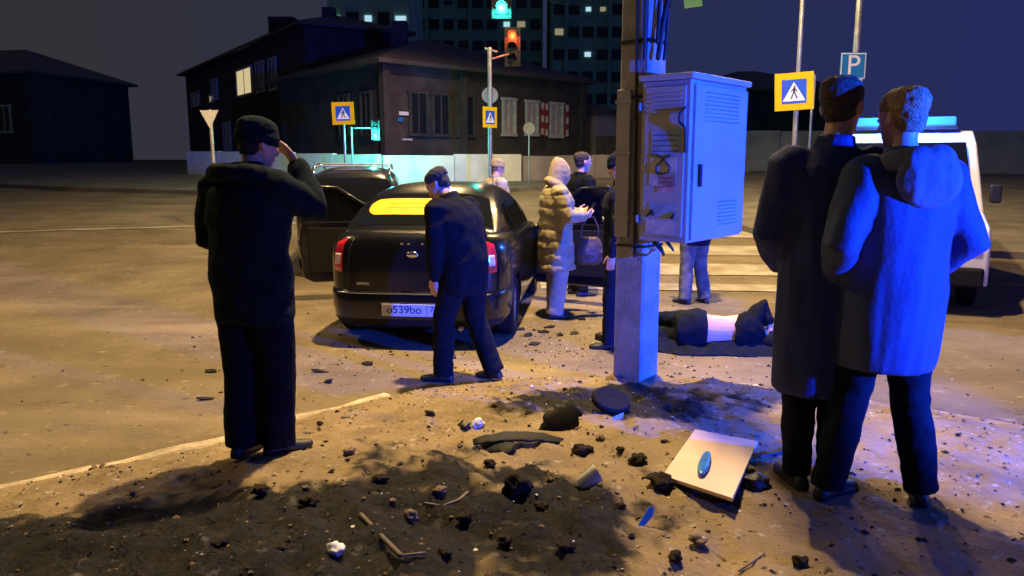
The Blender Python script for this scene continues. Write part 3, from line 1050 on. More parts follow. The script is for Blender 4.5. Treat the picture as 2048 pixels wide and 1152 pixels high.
for px in (690, 735, 835, 880, 930):
    if px < 775:
        tt, zt = on_facade(px, 200, C0, FL)
        P, dr, nn = C0 + FL * tt + nL * .04, FL, nL
    else:
        tt, zt = on_facade(px, 205, C0, FR)
        P, dr, nn = C0 + FR * tt + nR * .04, FR, nR
    window(h1, P, dr, nn, zb1 + 2.75, 0.75, 1.45, frame='house_wall', fw=.1)
# street name plates and little lamps on the corner
for px, py, w, h, m_k in ((806, 227, .40, .12, 'sign_white'), (799, 239, .20, .14, 'sign_parking'), (813, 279, .42, .07, 'trim_white')):
    tt, z = on_facade(px, py, C0, FR)
    P = FR * tt + nR * .05
    B(MB().box(P + V((0, 0, z - zb1)), (w, .02, h), Matrix.Rotation(math.atan2(FR.y, FR.x), 3, 'Z')), 'name_plate', m_k, h1)
# chimney and shed
B(MB().box(FR * 3.2 + FL * 4 + V((0, 0, eave1 - zb1 + 1.6)), (.6, .6, 1.3)), 'chimney', 'house_wall', h1)
S0 = C0 + FR * 10.6 + V((0.2, .2, 0))
h1b, zb1b = house('small pale shed beside the end of the corner house', S0, FR, 1.6, FL, 3.0, z_at(228, 35), z_at(205, 35), 'grey_fence', 'roof_metal', .2, 'shed')

# two storey house further down the left street
Q0 = V((-9.6, 37.5, 0))
DR2 = V((-14, 21, 0)).normalized()
DL2 = V((DR2.y, -DR2.x, 0))
eave2 = z_at(52, 37.5)
h2, zb2 = house('dark two storey wooden house with a pair of lit windows', Q0, DR2, 26, DL2, 5.0, eave2, eave2 + 1.1, 'house_wall', 'roof_metal', .5)
n2_ = V((-DR2.y, DR2.x, 0))
for px, y0, y1, wpx, lit in ((489, 137, 191, 30, 'pane_lit'), (521, 125, 184, 15, None), (546, 118, 180, 15, None), (392, 186, 212, 16, None), (455, 246, 300, 14, None), (425, 190, 205, 9, 'pane_warm'), (430, 160, 200, 12, None)):
    t0, zt = on_facade(px - wpx / 2, y0, Q0, DR2)
    t1, _ = on_facade(px + wpx / 2, y0, Q0, DR2)
    tt, zt = on_facade(px, y0, Q0, DR2)
    _, zb_ = on_facade(px, y1, Q0, DR2)
    window(h2, Q0 + DR2 * tt + n2_ * .04, DR2, n2_, (zt + zb_) / 2, abs(t1 - t0), zt - zb_, lit=lit, fw=0.12)
B(MB().box(DR2 * 2 + DL2 * 2 + V((0, 0, eave2 - zb2 + .8)), (.6, .6, 1.0)), 'chimney', 'house_wall', h2)
B(MB().box(DR2 * 9 + DL2 * 2 + V((0, 0, eave2 - zb2 + 1.3)), (1.4, 1.4, 1.0)), 'dormer', 'house_wall', h2)

# houses continuing on either side
h3, zb3 = house('dark low house further along the left street', V((-27.5, 46, 0)), V((-.9, .2, 0)).normalized(), 12, V((.2, .9, 0)).normalized(), 8, 6.6, 8.6, 'house_wall', 'roof_metal')
for k in range(4):
    window(h3, V((-29.5 - 2.4 * k, 46.44 + .533 * k, 0)) + V((-.02, -.06, 0)), V((-.976, .217, 0)), V((-.217, -.976, 0)), 4.1, .9, 1.5, lit='pane_warm' if k == 1 else None, fw=.12)
h4, zb4 = house('dark gabled house behind the concrete fence', V((9.0, 44, 0)), V((1, -.1, 0)).normalized(), 9, V((.1, 1, 0)).normalized(), 8, z_at(185, 44), z_at(128, 44), 'green_house', 'roof_metal')
for k in range(3):
    window(h4, V((10.8 + 2.6 * k, 43.8 - .26 * k, 0)) + V((0, -.05, 0)), V((.995, -.0995, 0)), V((-.0995, -.995, 0)), z_at(215, 44), .9, 1.3, fw=.1, frame='house_wall')

# ------------------------------------------------------------------ tower blocks
win_me = MB().box((0, 0, 0), (1.5, 0.12, 1.4)).mesh('tower_window')
def tower(label, x0, x1, y, depth, top, wallm, cols, litpx, floor=3.0, z0=7.0, ztop=34, yaw=0.0):
    zb = 1.2
    t = thing('tower_block', label, 'building', ((x0 + x1) / 2, y, zb), yaw)
    W = x1 - x0
    B(MB().box((0, depth / 2, top / 2), (W, depth, top)), 'wall', wallm, t)
    B(MB().box((0, depth / 2, top + .5), (W + .6, depth + .6, 1.0)), 'parapet', wallm, t)
    cells = []
    z = z0
    while z < ztop:
        for c in range(cols):
            cells.append((-W / 2 + W * (c + .5) / cols, z))
        z += floor
    lit = {}
    for px, py, m_k in litpx:
        q = D(px, py, y)
        i = min(range(len(cells)), key=lambda k: (cells[k][0] + (x0 + x1) / 2 - q.x) ** 2 + (cells[k][1] + zb - q.z) ** 2)
        lit[i] = m_k
    for i, (x, zc) in enumerate(cells):
        me = win_me.copy() if i in lit else None
        if i in lit:
            me.materials.clear()
        else:
            key = 'wm_' + wallm
            if key not in M:
                w_ = win_me.copy()
                w_.materials.clear()
                w_.materials.append(M['tower_pane'])
                M[key] = w_
            me = M[key]
        o = link('window', me, lit.get(i, 'tower_pane'), t)
        o.location = (x, -0.03, zc)
        if i in lit:
            o.scale = (random.uniform(.4, .8), 1, random.uniform(.35, .6))
    # balcony stacks
    for c in range(1, cols, 3):
        x = -W / 2 + W * c / cols
        B(MB().box((x, -.25, ztop / 2 + 3), (.5, .5, ztop - 4)), 'pilaster', wallm, t)
    return t
tower('pale blue tower block with a few lit windows', -20.4, -11.4, 90, 14, 46, 'tower_panel', 5, [(723, 14, 'pane_cold'), (801, 30, 'pane_cold'), (677, 48, 'pane_cold')])
tower('broad dark teal tower block behind the traffic lights', -14.5, 4.5, 118, 16, 55, 'tower_dark', 9, [(1010, 50, 'pane_cold'), (1040, 53, 'pane_warm'), (905, 25, 'tower_pane')], z0=8)
tower('dark tower block beside the concrete pole with scattered lit windows', 5.5, 17.5, 112, 16, 50, 'tower_dark', 6, [(1208, 36, 'pane_warm'), (1165, 88, 'pane_cold'), (1186, 118, 'pane_cold'), (1100, 75, 'pane_warm'), (1165, 3, 'pane_cold')], z0=6)

# ------------------------------------------------------------------ vehicles
def hermite(xk, yk):
    xk, yk = list(xk), list(yk)
    n = len(xk)
    d = [(yk[i + 1] - yk[i]) / (xk[i + 1] - xk[i]) for i in range(n - 1)]
    m = [d[0]] + [0.5 * (d[i - 1] + d[i]) if d[i - 1] * d[i] > 0 else 0.0 for i in range(1, n - 1)] + [d[-1]]
    def f(x):
        if x <= xk[0]: return yk[0]
        if x >= xk[-1]: return yk[-1]
        i = max(j for j in range(n - 1) if xk[j] <= x)
        h = xk[i + 1] - xk[i]
        t = (x - xk[i]) / h
        return (2 * t**3 - 3 * t**2 + 1) * yk[i] + (t**3 - 2 * t**2 + t) * h * m[i] + (-2 * t**3 + 3 * t**2) * yk[i + 1] + (t**3 - t**2) * h * m[i + 1]
    return f

def spow(c, p):
    return math.copysign(abs(c) ** p, c)

def make_wheel(parent, x, y, r, side, w=0.19):
    wh_ = bpy.data.objects.new('wheel', None)
    C.objects.link(wh_)
    wh_.parent = parent
    wh_.location = (x, y, r)
    prof = [(-w / 2, r * .66), (-w / 2, r * .9), (-w / 2 + .025, r * .985), (-w * .2, r), (w * .2, r), (w / 2 - .025, r * .985), (w / 2, r * .9), (w / 2, r * .66), (w * .3, r * .62), (-w * .3, r * .62)]
    n_ = 36
    mb = MB()
    rings = [[V((px, pr * math.cos(2 * math.pi * j / n_), pr * math.sin(2 * math.pi * j / n_))) for px, pr in prof] for j in range(n_)]
    k = len(prof)
    mb.v = [tuple(p) for q in rings for p in q]
    mb.f = [(j * k + i, j * k + (i + 1) % k, ((j + 1) % n_) * k + (i + 1) % k, ((j + 1) % n_) * k + i) for j in range(n_) for i in range(k)]
    B(mb, 'tyre', 'rubber', wh_, smooth=True)
    mb = MB()
    s = side
    ring = lambda rr, xx: [V((xx * s, rr * math.cos(2 * math.pi * j / 24), rr * math.sin(2 * math.pi * j / 24))) for j in range(24)]
    mb.loft([ring(r * .66, w * .42), ring(r * .6, w * .30), ring(r * .58, w * .02), ring(r * .2, w * .0)])
    for q in range(7):
        a = 2 * math.pi * q / 7
        mb.box((w * .28 * s, r * .34 * math.cos(a), r * .34 * math.sin(a)), (.03, r * .52, .045), Matrix.Rotation(a, 3, 'X'))
    mb.ball((w * .30 * s, 0, 0), (.03, r * .2, r * .2))
    B(mb, 'rim', 'alloy', wh_)
    return wh_

def make_car(name, label, cat, loc, rz, paint='car_paint', wagon=False, dirty=None):
    t = thing(name, label, cat, loc, rz)
    LEV = [(.17, .74, .14, 4.10), (.20, .79, .07, 4.16), (.28, .825, .015, 4.22), (.38, .84, 0, 4.25), (.50, .845, 0, 4.26), (.525, .843, .012, 4.25),
           (.54, .840, .045, 4.23), (.66, .848, .05, 4.20), (.80, .85, .055, 4.14), (.90, .838, .065, 4.06), (.98, .81, .08, 3.95), (1.03, .775, .10, 3.85),
           (1.06, .72, .14, 3.7), (1.075, .62, .22, 3.5), (1.08, .30, .5, 3.0), (1.08, .02, 1.0, 2.0)]
    zd = hermite([0, .5, 1.2, 2.9, 3.5, 4.0, 4.26], [1.085, 1.085, 1.0, .985, .93, .83, .70])
    N = 96
    EXPN = 7.0
    def plan(t_, w, yr, yf):
        c, s = math.cos(t_), math.sin(t_)
        ly = (yf - yr) / 2
        # squarer at the rear than at the nose
        ex = 2 / EXPN if s < 0 else 2 / 4.0
        return w * spow(c, ex), (yr + yf) / 2 + ly * spow(s, ex)
    def lev(z):
        zs = [l[0] for l in LEV[:14]]
        return tuple(float(np.interp(z, zs, [l[i] for l in LEV[:14]])) for i in (1, 2, 3))
    def surf(t_, z, off=0.0):
        w, yr, yf = lev(z)
        x, y = plan(t_, w + off, yr - off, yf + off)
        return V((x, y, z))
    mb = MB()
    ts = []
    for k in range(N):
        a = 2 * math.pi * k / N
        ts.append(a - 0.42 * math.sin(4 * a) / 4 * -1 if False else a)
    rings = []
    for z, w, yr, yf in LEV:
        r_ = []
        for a in ts:
            x, y = plan(a, w, yr, yf)
            r_.append(V((x, y, min(z, zd(y) + (z - 1.08) * .2))))
        rings.append(r_)
    mb.loft(rings)
    me = mb.mesh('body')
    o = bpy.data.objects.new('tmp', me)
    C.objects.link(o)
    cut = MB()
    for yy in (.80, 3.28):
        for s in (-1, 1):
            cut.loft([[V((s * xx, yy + .335 * math.cos(a), .30 + .335 * math.sin(a))) for a in [2 * math.pi * j / 32 for j in range(32)]] for xx in (.60, 1.1)])
    co = B(cut, 'cutter', 'black')
    bo = o.modifiers.new('b', 'BOOLEAN')
    bo.operation = 'DIFFERENCE'
    bo.object = co
    bo.solver = 'EXACT'
    dg = bpy.context.evaluated_depsgraph_get()
    dg.update()
    bme = bpy.data.meshes.new_from_object(o.evaluated_get(dg))
    bpy.data.objects.remove(o)
    bpy.data.objects.remove(co)
    bme.materials.clear()
    body = link('body', bme, paint, t, smooth=True)
    em = body.modifiers.new('es', 'EDGE_SPLIT')
    em.split_angle = R(38)
    # ---- greenhouse
    if wagon:
        zr = hermite([.10, .22, .40, .62, 1.2, 1.8, 2.2, 2.45, 2.75, 3.1], [1.05, 1.22, 1.40, 1.50, 1.545, 1.55, 1.52, 1.45, 1.24, 1.0])
        yk0 = .10
        wb = hermite([.10, .4, 1.2, 2.5, 3.1], [.74, .79, .80, .80, .72])
        tum = .30
    else:
        zr = hermite([.34, .50, .70, .92, 1.15, 1.6, 2.05, 2.35, 2.7, 3.08], [1.07, 1.165, 1.29, 1.405, 1.465, 1.495, 1.485, 1.43, 1.23, .99])
        yk0 = .34
        wb = hermite([.34, .7, 1.2, 2.5, 3.08], [.70, .77, .79, .79, .72])
        tum = .40
    zbf = hermite([.1, 1.2, 3.1], [1.03, .98, .955])
    def gs(y, a, off=0.0):
        H = max(.004, zr(y) - zbf(y))
        h = H * max(0, math.sin(a)) ** (2 / 5.0)
        x = (wb(y) - tum * h) * max(0, math.cos(a)) ** (2 / 5.0)
        p = V((x, y, zbf(y) + h))
        if off:
            q1 = gs(y + .01, a)
            q2 = gs(y, min(math.pi / 2, a + .02)) if a < 1.5 else gs(y, a - .02)
            nn = (q1 - p).cross(q2 - p)
            if a >= 1.5: nn = -nn
            if nn.length < 1e-9: nn = V((0, 0, 1))
            nn.normalize()
            if nn.x < -.2 or nn.z < -.3: nn = -nn
            p = p + nn * off
        return p
    mb = MB()
    rings = []
    A = [math.pi / 2 * k / 16 for k in range(17)]
    yy = yk0
    yl = []
    while yy <= 3.08:
        yl.append(yy)
        yy += .06
    for y in yl:
        hr = [gs(y, a) for a in A]
        rings.append(hr + [V((-p.x, p.y, p.z)) for p in reversed(hr[:-1])])
    mb.loft(rings)
    gh = B(mb, 'cabin', paint, t, smooth=True)
    # patch on the greenhouse by x fraction / y
    def g_at(x, y, off):
        best = None
        tab = [(gs(y, a, 0).x, a) for a in [math.pi / 2 * k / 60 for k in range(61)]]
        xs_ = [q[0] for q in tab][::-1]
        aa = [q[1] for q in tab][::-1]
        a = float(np.interp(abs(x), xs_, aa))
        p = gs(y, min(a, 1.49), off)
        z = p.z
        return V((x, p.y, z))
    def rpatch(name, outline_fn, y0, y1, m, off, parent, ny=10, nx_=16):
        mb = MB()
        for j in range(ny + 1):
            y = y0 + (y1 - y0) * j / ny
            xa, xb = outline_fn(j / ny)
            for i in range(nx_ + 1):
                mb.v.append(tuple(g_at(xa + (xb - xa) * i / nx_, y, off)))
        mb.f = [(j * (nx_ + 1) + i, j * (nx_ + 1) + i + 1, (j + 1) * (nx_ + 1) + i + 1, (j + 1) * (nx_ + 1) + i) for j in range(ny) for i in range(nx_)]
        return B(mb, name, m, parent, smooth=True)
    y0, y1 = (.14, .46) if wagon else (.42, .90)
    rw = rpatch('rear_window', lambda s: (-(.66 - .10 * s), .66 - .10 * s), y0, y1, 'glass_dark', .004, t)
    # side windows
    for s in (-1, 1):
        for ya, yb in (((.50, 1.2), (1.27, 2.1), (2.17, 2.75)) if wagon else ((.86, 1.32), (1.38, 2.1), (2.16, 2.68))):
            mb = MB()
            ny, na = 10, 6
            for j in range(ny + 1):
                y = ya + (yb - ya) * j / ny
                amax = 0.34
                H = zr(y) - zbf(y)
                for i in range(na + 1):
                    a = .004 + (amax - .004) * (i / na) ** 2.4
                    p = gs(y, a, .004)
                    mb.v.append((s * p.x, p.y, p.z))
            mb.f = [(j * (na + 1) + i, j * (na + 1) + i + 1, (j + 1) * (na + 1) + i + 1, (j + 1) * (na + 1) + i) for j in range(ny) for i in range(na)]
            B(mb, 'side_window', 'glass_dark', t, smooth=True)
    rpatch('windscreen', lambda s: (-(.56 + .08 * s), .56 + .08 * s), 2.42, 2.98, 'glass_dark', .004, t)
    if not wagon:
        st = rpatch('yellow_sticker', lambda s: (-(.53 - .07 * abs(2 * s - 1) ** 3), .36 - .03 * abs(2 * s - 1) ** 3), .56, .80, 'sticker_yellow', .009, rw)
        st['label'] = 'bright yellow banner sticker across the rear window'
        for k in range(2):
            rpatch('sticker_stripe', lambda s: (-.36, .33), .655 + .06 * k, .668 + .06 * k, 'sticker_orange', .012, st, 1)
    # ---- conforming strips on the lower body
    def bpatch(name, t0, t1, z0, z1, m, off=.006, parent=t, nt=18, nz=6, zfun=None):
        mb = MB()
        for j in range(nz + 1):
            for i in range(nt + 1):
                a = t0 + (t1 - t0) * i / nt
                za, zb_ = (z0, z1) if zfun is None else zfun(i / nt)
                mb.v.append(tuple(surf(a, za + (zb_ - za) * j / nz, off)))
        mb.f = [(j * (nt + 1) + i, j * (nt + 1) + i + 1, (j + 1) * (nt + 1) + i + 1, (j + 1) * (nt + 1) + i) for j in range(nz) for i in range(nt)]
        ob = B(mb, name, m, parent, smooth=True)
        sd = ob.modifiers.new('s', 'SOLIDIFY')
        sd.thickness = .008
        sd.offset = -1
        return ob
    HP = math.pi / 2
    def t_of_x(x):   # rear half angle for x fraction of half width
        return -HP + math.asin(min(1, abs(x))**(EXPN / 2)) * (1 if x > 0 else -1)
    for s in (-1, 1):
        ta = t_of_x(.74 * s)
        tb = -math.asin((1 - .10 / 2.05) ** (EXPN / 2))
        tb = tb if s > 0 else -math.pi - tb
        lamp = bpatch('tail_light', ta, tb, .70, 1.02, 'tail_red', .010, zfun=lambda q: (.70 + .02 * q, 1.02 - .05 * q))
        bpatch('reflector', ta + (tb - ta) * .12, ta + (tb - ta) * .80, .775, .875, 'tail_clear', .013, lamp)
        tf = HP - s * .55
        bpatch('headlight', HP - s * .5, HP - s * .95, .58, .72, 'head_clear', .008)
    bpatch('chrome_strip', t_of_x(-.80), t_of_x(.80), .515, .528, 'chrome', .010, nt=26, nz=2)
    bpatch('bumper_valance', t_of_x(-.93), t_of_x(.93), .19, .27, 'plastic_trim', .006, nt=26)
    for s in (-1, 1):
        x = s * .60
        bpatch('boot_seam', t_of_x(s * .665), t_of_x(s * .675), .56, 1.02, 'black', .003, nt=1)
    # plate, emblem, little chrome letters
    py_ = surf(-HP, .36).y
    pl = B(MB().box((0, py_ - .012, .37), (.56, .018, .135)), 'plate_holder', 'black', t, bevel=.006)
    pw = B(MB().box((0, py_ - .024, .37), (.525, .006, .114)), 'number_plate', 'plate_white', pl, bevel=.004)
    return t, dict(surf=surf, HP=HP, plate=pl, plate_y=py_, t_of_x=t_of_x, bpatch=bpatch, gs=gs, zr=zr)

def plate_text(t, info, main, region):
    y = info['plate_y'] - .0285
    o = link('plate_number', text_mesh(main, .10, .0008, 1.0), 'black', info['plate'])
    o.location = (-.065, y, .372)
    o = link('plate_region', text_mesh(region, .075, .0008, 1.0), 'black', info['plate'])
    o.location = (.198, y, .380)
    B(MB().box((.135, y, .37), (.003, .002, .10)), 'plate_divider', 'black', info['plate'])

def car_door(parent, s, yh, open_deg, paint):
    """front door hinged at yh on side s, swung outwards"""
    d = bpy.data.objects.new('door', None)
    C.objects.link(d)
    d.parent = parent
    d.location = (s * .835, yh, 0)
    d.rotation_euler = (0, 0, s * R(open_deg))
    def prism_yz(poly, x0, x1):
        mb = MB().prism(poly, x0, x1)
        mb.v = [(y, x, z) for x, y, z in mb.v]
        return mb
    prof = [(0, .30), (0, .94), (-.30, .985), (-1.06, .99), (-1.10, .70), (-1.06, .30), (-.95, .235), (-.05, .235)]
    B(prism_yz(prof, -.035, .035), 'panel', paint, d, bevel=.02)
    B(prism_yz([(-.06, .34), (-.06, .88), (-1.0, .92), (-1.0, .36)], -s * .036 - .012, -s * .036 + .012), 'inner_card', 'plastic_trim', d, bevel=.008)
    fr = MB()
    pts = [V((0, -.06, .95)), V((-s * .03, -.30, 1.15)), V((-s * .09, -.66, 1.40)), V((-s * .10, -.98, 1.42)), V((-s * .02, -1.06, .98))]
    for a, b in zip(pts[:-1], pts[1:]):
        fr.tube([a, b], .022, 8)
    B(fr, 'window_frame', paint, d, smooth=True)
    g = MB().add([pts[0], pts[1], pts[2], pts[3], pts[4]], [(0, 1, 2, 3, 4)])
    B(g, 'window', 'glass_dark', d)
    B(MB().box((s * .045, -.92, .80), (.03, .17, .035)), 'handle', paint, d, bevel=.01)
    m_ = MB().ball((s * .13, -.22, 1.02), (.10, .07, .07))
    B(m_, 'mirror', paint, d, smooth=True)
    return d

# the dark sedan taxi
CR = V((-0.93, 7.12, 0))
car_yaw = R(-6.5)
taxi, ti = make_car('parked_car', 'black sedan seen from behind with yellow banner on its rear window', 'car', (CR.x, CR.y, 0.0), car_yaw)
taxi.scale = (1.08, 1.0, 1.01)
plate_text(taxi, ti, 'o539bo', '73')
for s in (-1, 1):
    for y in (.80, 3.28):
        make_wheel(taxi, s * .725, y, .30, s)
car_door(taxi, -1, 2.75, 66, 'car_paint')
car_door(taxi, 1, 2.75, 64, 'car_paint')
yb = ti['surf'](-math.pi / 2, .87).y
B(MB().ball((0, yb - .008, .875), (.055, .014, .030)), 'emblem', 'chrome', taxi, smooth=True)
for k, x in enumerate((-.09, -.03, .09)):
    B(MB().box((x, yb - .004, .975), (.022, .008, .018)), 'chrome_letter', 'chrome', taxi)
B(MB().box((-.44, ti['surf'](-math.pi / 2, .6).y - .004, .60), (.11, .008, .022)), 'model_badge', 'galv', taxi)
B(MB().tube([(.42, .25, .22), (.42, .02, .20)], .025, 10), 'exhaust', 'galv', taxi, smooth=True)
B(MB().tube([(0.55, 1.25, 1.46), (0.55, 1.18, 1.66)], .004, 6), 'aerial', 'black', taxi)

# dark wagon beside it
SW = V((-2.35, 11.3, road_z(-2.35, 11.3)))
suv, si = make_car('parked_car', 'dark station wagon with roof rails standing beyond the black sedan', 'car', (SW.x, SW.y, SW.z + .0), R(7), 'suv_paint', True)
suv.rotation_euler = (R(1.6), 0, R(7))
for s in (-1, 1):
    for y in (.80, 3.28):
        make_wheel(suv, s * .725, y, .30, s)
for s in (-1, 1):
    x = s * .565
    pts = [(x, .62, 1.49), (x, .72, 1.575), (x, 1.4, 1.605), (x, 2.1, 1.585), (x, 2.22, 1.51)]
    B(MB().tube(pts, .018, 8), 'roof_rail', 'chrome', suv, smooth=True)
for y in (.95, 1.85):
    B(MB().box((0, y, 1.60), (1.16, .06, .025)), 'cross_bar', 'galv', suv, bevel=.006)
plate_text(suv, si, 'a214kc', '73')

# patrol car with its light bar, off to the right of the verge
PX = V((5.6, 0.3, 0))
pz = ground_z(5.2, 1.0)
patrol, pi_ = make_car('patrol_car', 'white patrol car with blue light bar parked beside the verge', 'car', (6.25, -1.25, 0), R(20), 'white_paint')
for s in (-1, 1):
    for y in (.80, 3.28):
        make_wheel(patrol, s * .725, y, .30, s)
def light_bar(parent, z, y, power, w=1.1):
    b = B(MB().box((0, y, z), (w, .26, .045)), 'light_bar', 'black', parent, bevel=.015)
    for s in (-1, 1):
        ln = B(MB().loft([[V((s * (w * .14), y + yy, z + zz_)) for yy, zz_ in ((-.12, .02), (.12, .02), (.10, .13), (-.10, .13))], [V((s * (w * .48), y + yy, z + zz_)) for yy, zz_ in ((-.12, .02), (.12, .02), (.07, .12), (-.07, .12))]]), 'blue_lens', 'beacon_blue', b)
    # rotating beam, caught as it sweeps over the pole and the onlookers, plus a weak glow all round
    rot = Matrix.Rotation(-parent.rotation_euler.z, 3, 'Z')
    sp = spot('beacon_beam', b, (0, y, z + .27), power, (0.004, 0.065, 1.0), 48, .22, .08, rot @ V((math.cos(R(127)), math.sin(R(127)), 0.0)))
    point('beacon_light', b, (0, y, z + .27), power * .07, (0.004, 0.065, 1.0), .08)
    return b
light_bar(patrol, 1.52, 1.7, LIGHT['beacon'])

# white emergency van with a blue beacon behind the onlookers
def make_van(label, loc, rz):
    t = thing('emergency_van', label, 'van', loc, rz)
    # local: y=0 nose towards -y, length 4.8, width 1.9, height 2.2
    prof = [(0.0, .35), (-.02, .75), (.10, .98), (.75, 1.12), (1.35, 1.95), (1.75, 2.12), (4.6, 2.15), (4.75, 2.0), (4.8, .9), (4.78, .35)]
    mb = MB()
    rings = []
    for x, k in ((-.95, .0), (-.93, 1), (-.5, 1.0), (0, 1.0), (.5, 1.0), (.93, 1), (.95, .0)):
        ins = .05 if k == 0 else 0
        rings.append([V((x * (1 - .10 * max(0, z - 1.0)), y + (ins if y < 2 else -ins), (z - .0) * (k if k else 1) - (ins if z > 1.5 else 0))) for y, z in prof])
    mb.loft(rings)
    B(mb, 'body', 'white_paint', t, bevel=.03)
    B(MB().add([(-.80, .82, 1.17), (.80, .82, 1.17), (.72, 1.33, 1.93), (-.72, 1.33, 1.93)], [(0, 1, 2, 3)]).xf(Matrix.Translation((0, -.05, .04))), 'windscreen', 'glass_dark', t)
    for s in (-1, 1):
        B(MB().box((s * .72, -.02, .82), (.26, .06, .17)), 'headlight', 'head_clear', t, bevel=.02)
        for y in (.85, 3.75):
            make_wheel(t, s * .82, y, .34, s)
        B(MB().add([(s * .945, 1.25, 1.2), (s * .945, 2.15, 1.2), (s * .885, 2.15, 1.8), (s * .885, 1.6, 1.8)], [(0, 1, 2, 3)]), 'side_window', 'glass_dark', t)
        B(MB().box((s * .955, 3.0, .95), (.006, 3.2, .16)), 'blue_stripe', 'sign_blue', t)
        B(MB().box((s * 1.05, .95, 1.35), (.12, .10, .22)), 'mirror', 'black', t, bevel=.02)
    B(MB().box((0, -.035, .72), (1.0, .03, .16)), 'grille', 'plastic_trim', t, bevel=.01)
    B(MB().box((0, -.05, .45), (1.8, .10, .22)), 'bumper', 'plastic_trim', t, bevel=.03)
    B(MB().box((0, -.105, .47), (.52, .008, .112)), 'number_plate', 'plate_white', t)
    b = B(MB().box((0, 1.75, 2.17), (1.3, .22, .05)), 'light_bar', 'black', t, bevel=.015)
    for s in (-1, 1):
        B(MB().box((s * .42, 1.75, 2.25), (.40, .18, .11)), 'blue_lens', 'beacon_blue', b, bevel=.02)
    point('beacon_light', b, (0, 1.45, 2.42), LIGHT['vanbeacon'], (0.03, 0.2, 1.0), .12)
    return t
vp = V((4.45, 9.0, 0))
make_van('white emergency van with blue beacon waiting behind the two onlookers', (vp.x, vp.y, road_z(vp.x, vp.y) + .0), R(-25))

# ------------------------------------------------------------------ people
def hand(mb, w, d, n, thumb, curl=0.35, s=1.0):
    """w wrist, d direction of the hand, n palm normal, thumb: +1/-1 side of d x n"""
    w, d, n = V(w), V(d).normalized(), V(n).normalized()
    n = (n - d * n.dot(d)).normalized()
    x = d.cross(n) * thumb
    def el(c, a, b, k=12):
        return [c + x * (a * math.cos(2 * math.pi * j / k)) + n * (b * math.sin(2 * math.pi * j / k)) for j in range(k)]
    mb.loft([el(w - d * .03, .026 * s, .022 * s), el(w, .027 * s, .020 * s), el(w + d * .03 * s, .036 * s, .018 * s), el(w + d * .065 * s, .043 * s, .017 * s), el(w + d * .095 * s, .041 * s, .013 * s)])
    for i, (off, L) in enumerate(((.031, .072), (.011, .082), (-.010, .076), (-.030, .058))):
        p = w + d * (.088 * s) + x * (off * s)
        pts = [p - d * .02 * s, p]
        ang = curl * (0.55 + .12 * i)
        dd = d.copy()
        for seg in (.45, .32, .23):
            dd = (dd * math.cos(ang) + n * math.sin(ang)).normalized()
            p = p + (dd + x * (off * 1.2)).normalized() * (L * seg * s)
            pts.append(p)
            ang = curl * 0.9
            dd = (pts[-1] - pts[-2]).normalized()
        mb.tube(pts, [.0098 * s, .0098 * s, .009 * s, .0082 * s, .007 * s], 8)
    p = w + d * .025 * s + x * .030 * s
    t = (d * .7 + x * .7 + n * .25).normalized()
    p1 = p + t * .035 * s
    p2 = p1 + (t * .6 + d * .7 + n * .2).normalized() * .032 * s
    p3 = p2 + (t * .3 + d * .9 + n * .3).normalized() * .026 * s
    mb.tube([p - t * .02, p, p1, p2, p3], [.014 * s, .014 * s, .011 * s, .010 * s, .008 * s], 8)

HEAD = [(-.118, .020, .022, .052), (-.108, .036, .036, .044), (-.085, .048, .055, .030), (-.055, .058, .074, .016), (-.02, .068, .088, .007), (.02, .074, .094, .0),
        (.055, .076, .096, -.004), (.085, .068, .086, -.006), (.103, .050, .064, -.006), (.113, .028, .036, -.006), (.117, .008, .01, -.006)]
def head_rings(Mx, grow=0.0, zmin=-1, back=0.0, zsc=1.0, n=20):
    out = []
    for z, rx, ry, yo in HEAD:
        if z < zmin: continue
        out.append([Mx @ V(((rx + grow) * math.cos(a), (ry + grow) * math.sin(a) + yo - back, z * zsc + (grow if z > 0 else 0))) for a in [2 * math.pi * j / n for j in range(n)]])
    return out

def fold(amp, fx=7.0, fz=16.0, seed=0.0):
    def f(p, n):
        a = noise.noise(V((p.x * fx + seed, p.y * fx, p.z * fz * .5)))
        b = noise.noise(V((p.x * fx * 2.3, p.y * fx * 2.3 + seed, p.z * fz)))
        c = 1 - abs(noise.noise(V((p.x * fx * .8 + 3, p.y * fx * .8, p.z * fz * .8 + seed)))) * 2
        return amp * (0.5 * a + .35 * b + .35 * c)
    return f
def puff(amp, period, seed=0.0):
    def f(p, n):
        s_ = abs(math.sin(math.pi * (p.z + .022 * noise.noise(p * 4)) / period)) ** .6
        return amp * (s_ - .55) + .007 * noise.noise(p * 20) + .008 * noise.noise(p * 8)
    return f

STAND = dict(pelvis=(0, 0, .96), waist=(0, 0, 1.10), chest=(0, .01, 1.30), neck=(0, -.01, 1.49), head=(0, .03, 1.665),
             shL=(-.185, -.01, 1.43), shR=(.185, -.01, 1.43), elL=(-.25, -.03, 1.15), elR=(.25, -.03, 1.15), wrL=(-.25, .06, .90), wrR=(.25, .06, .90),
             hipL=(-.09, 0, .93), hipR=(.09, 0, .93), knL=(-.10, .02, .51), knR=(.10, .02, .51), anL=(-.105, -.02, .09), anR=(.105, -.02, .09),
             hdL=(0, .15, -1), hdR=(0, .15, -1), hnL=(1, 0, 0), hnR=(-1, 0, 0), toeL=(-.18, 1, 0), toeR=(.18, 1, 0), hyaw=0.0, hpitch=0.0, hroll=0.0, curl=0.45)

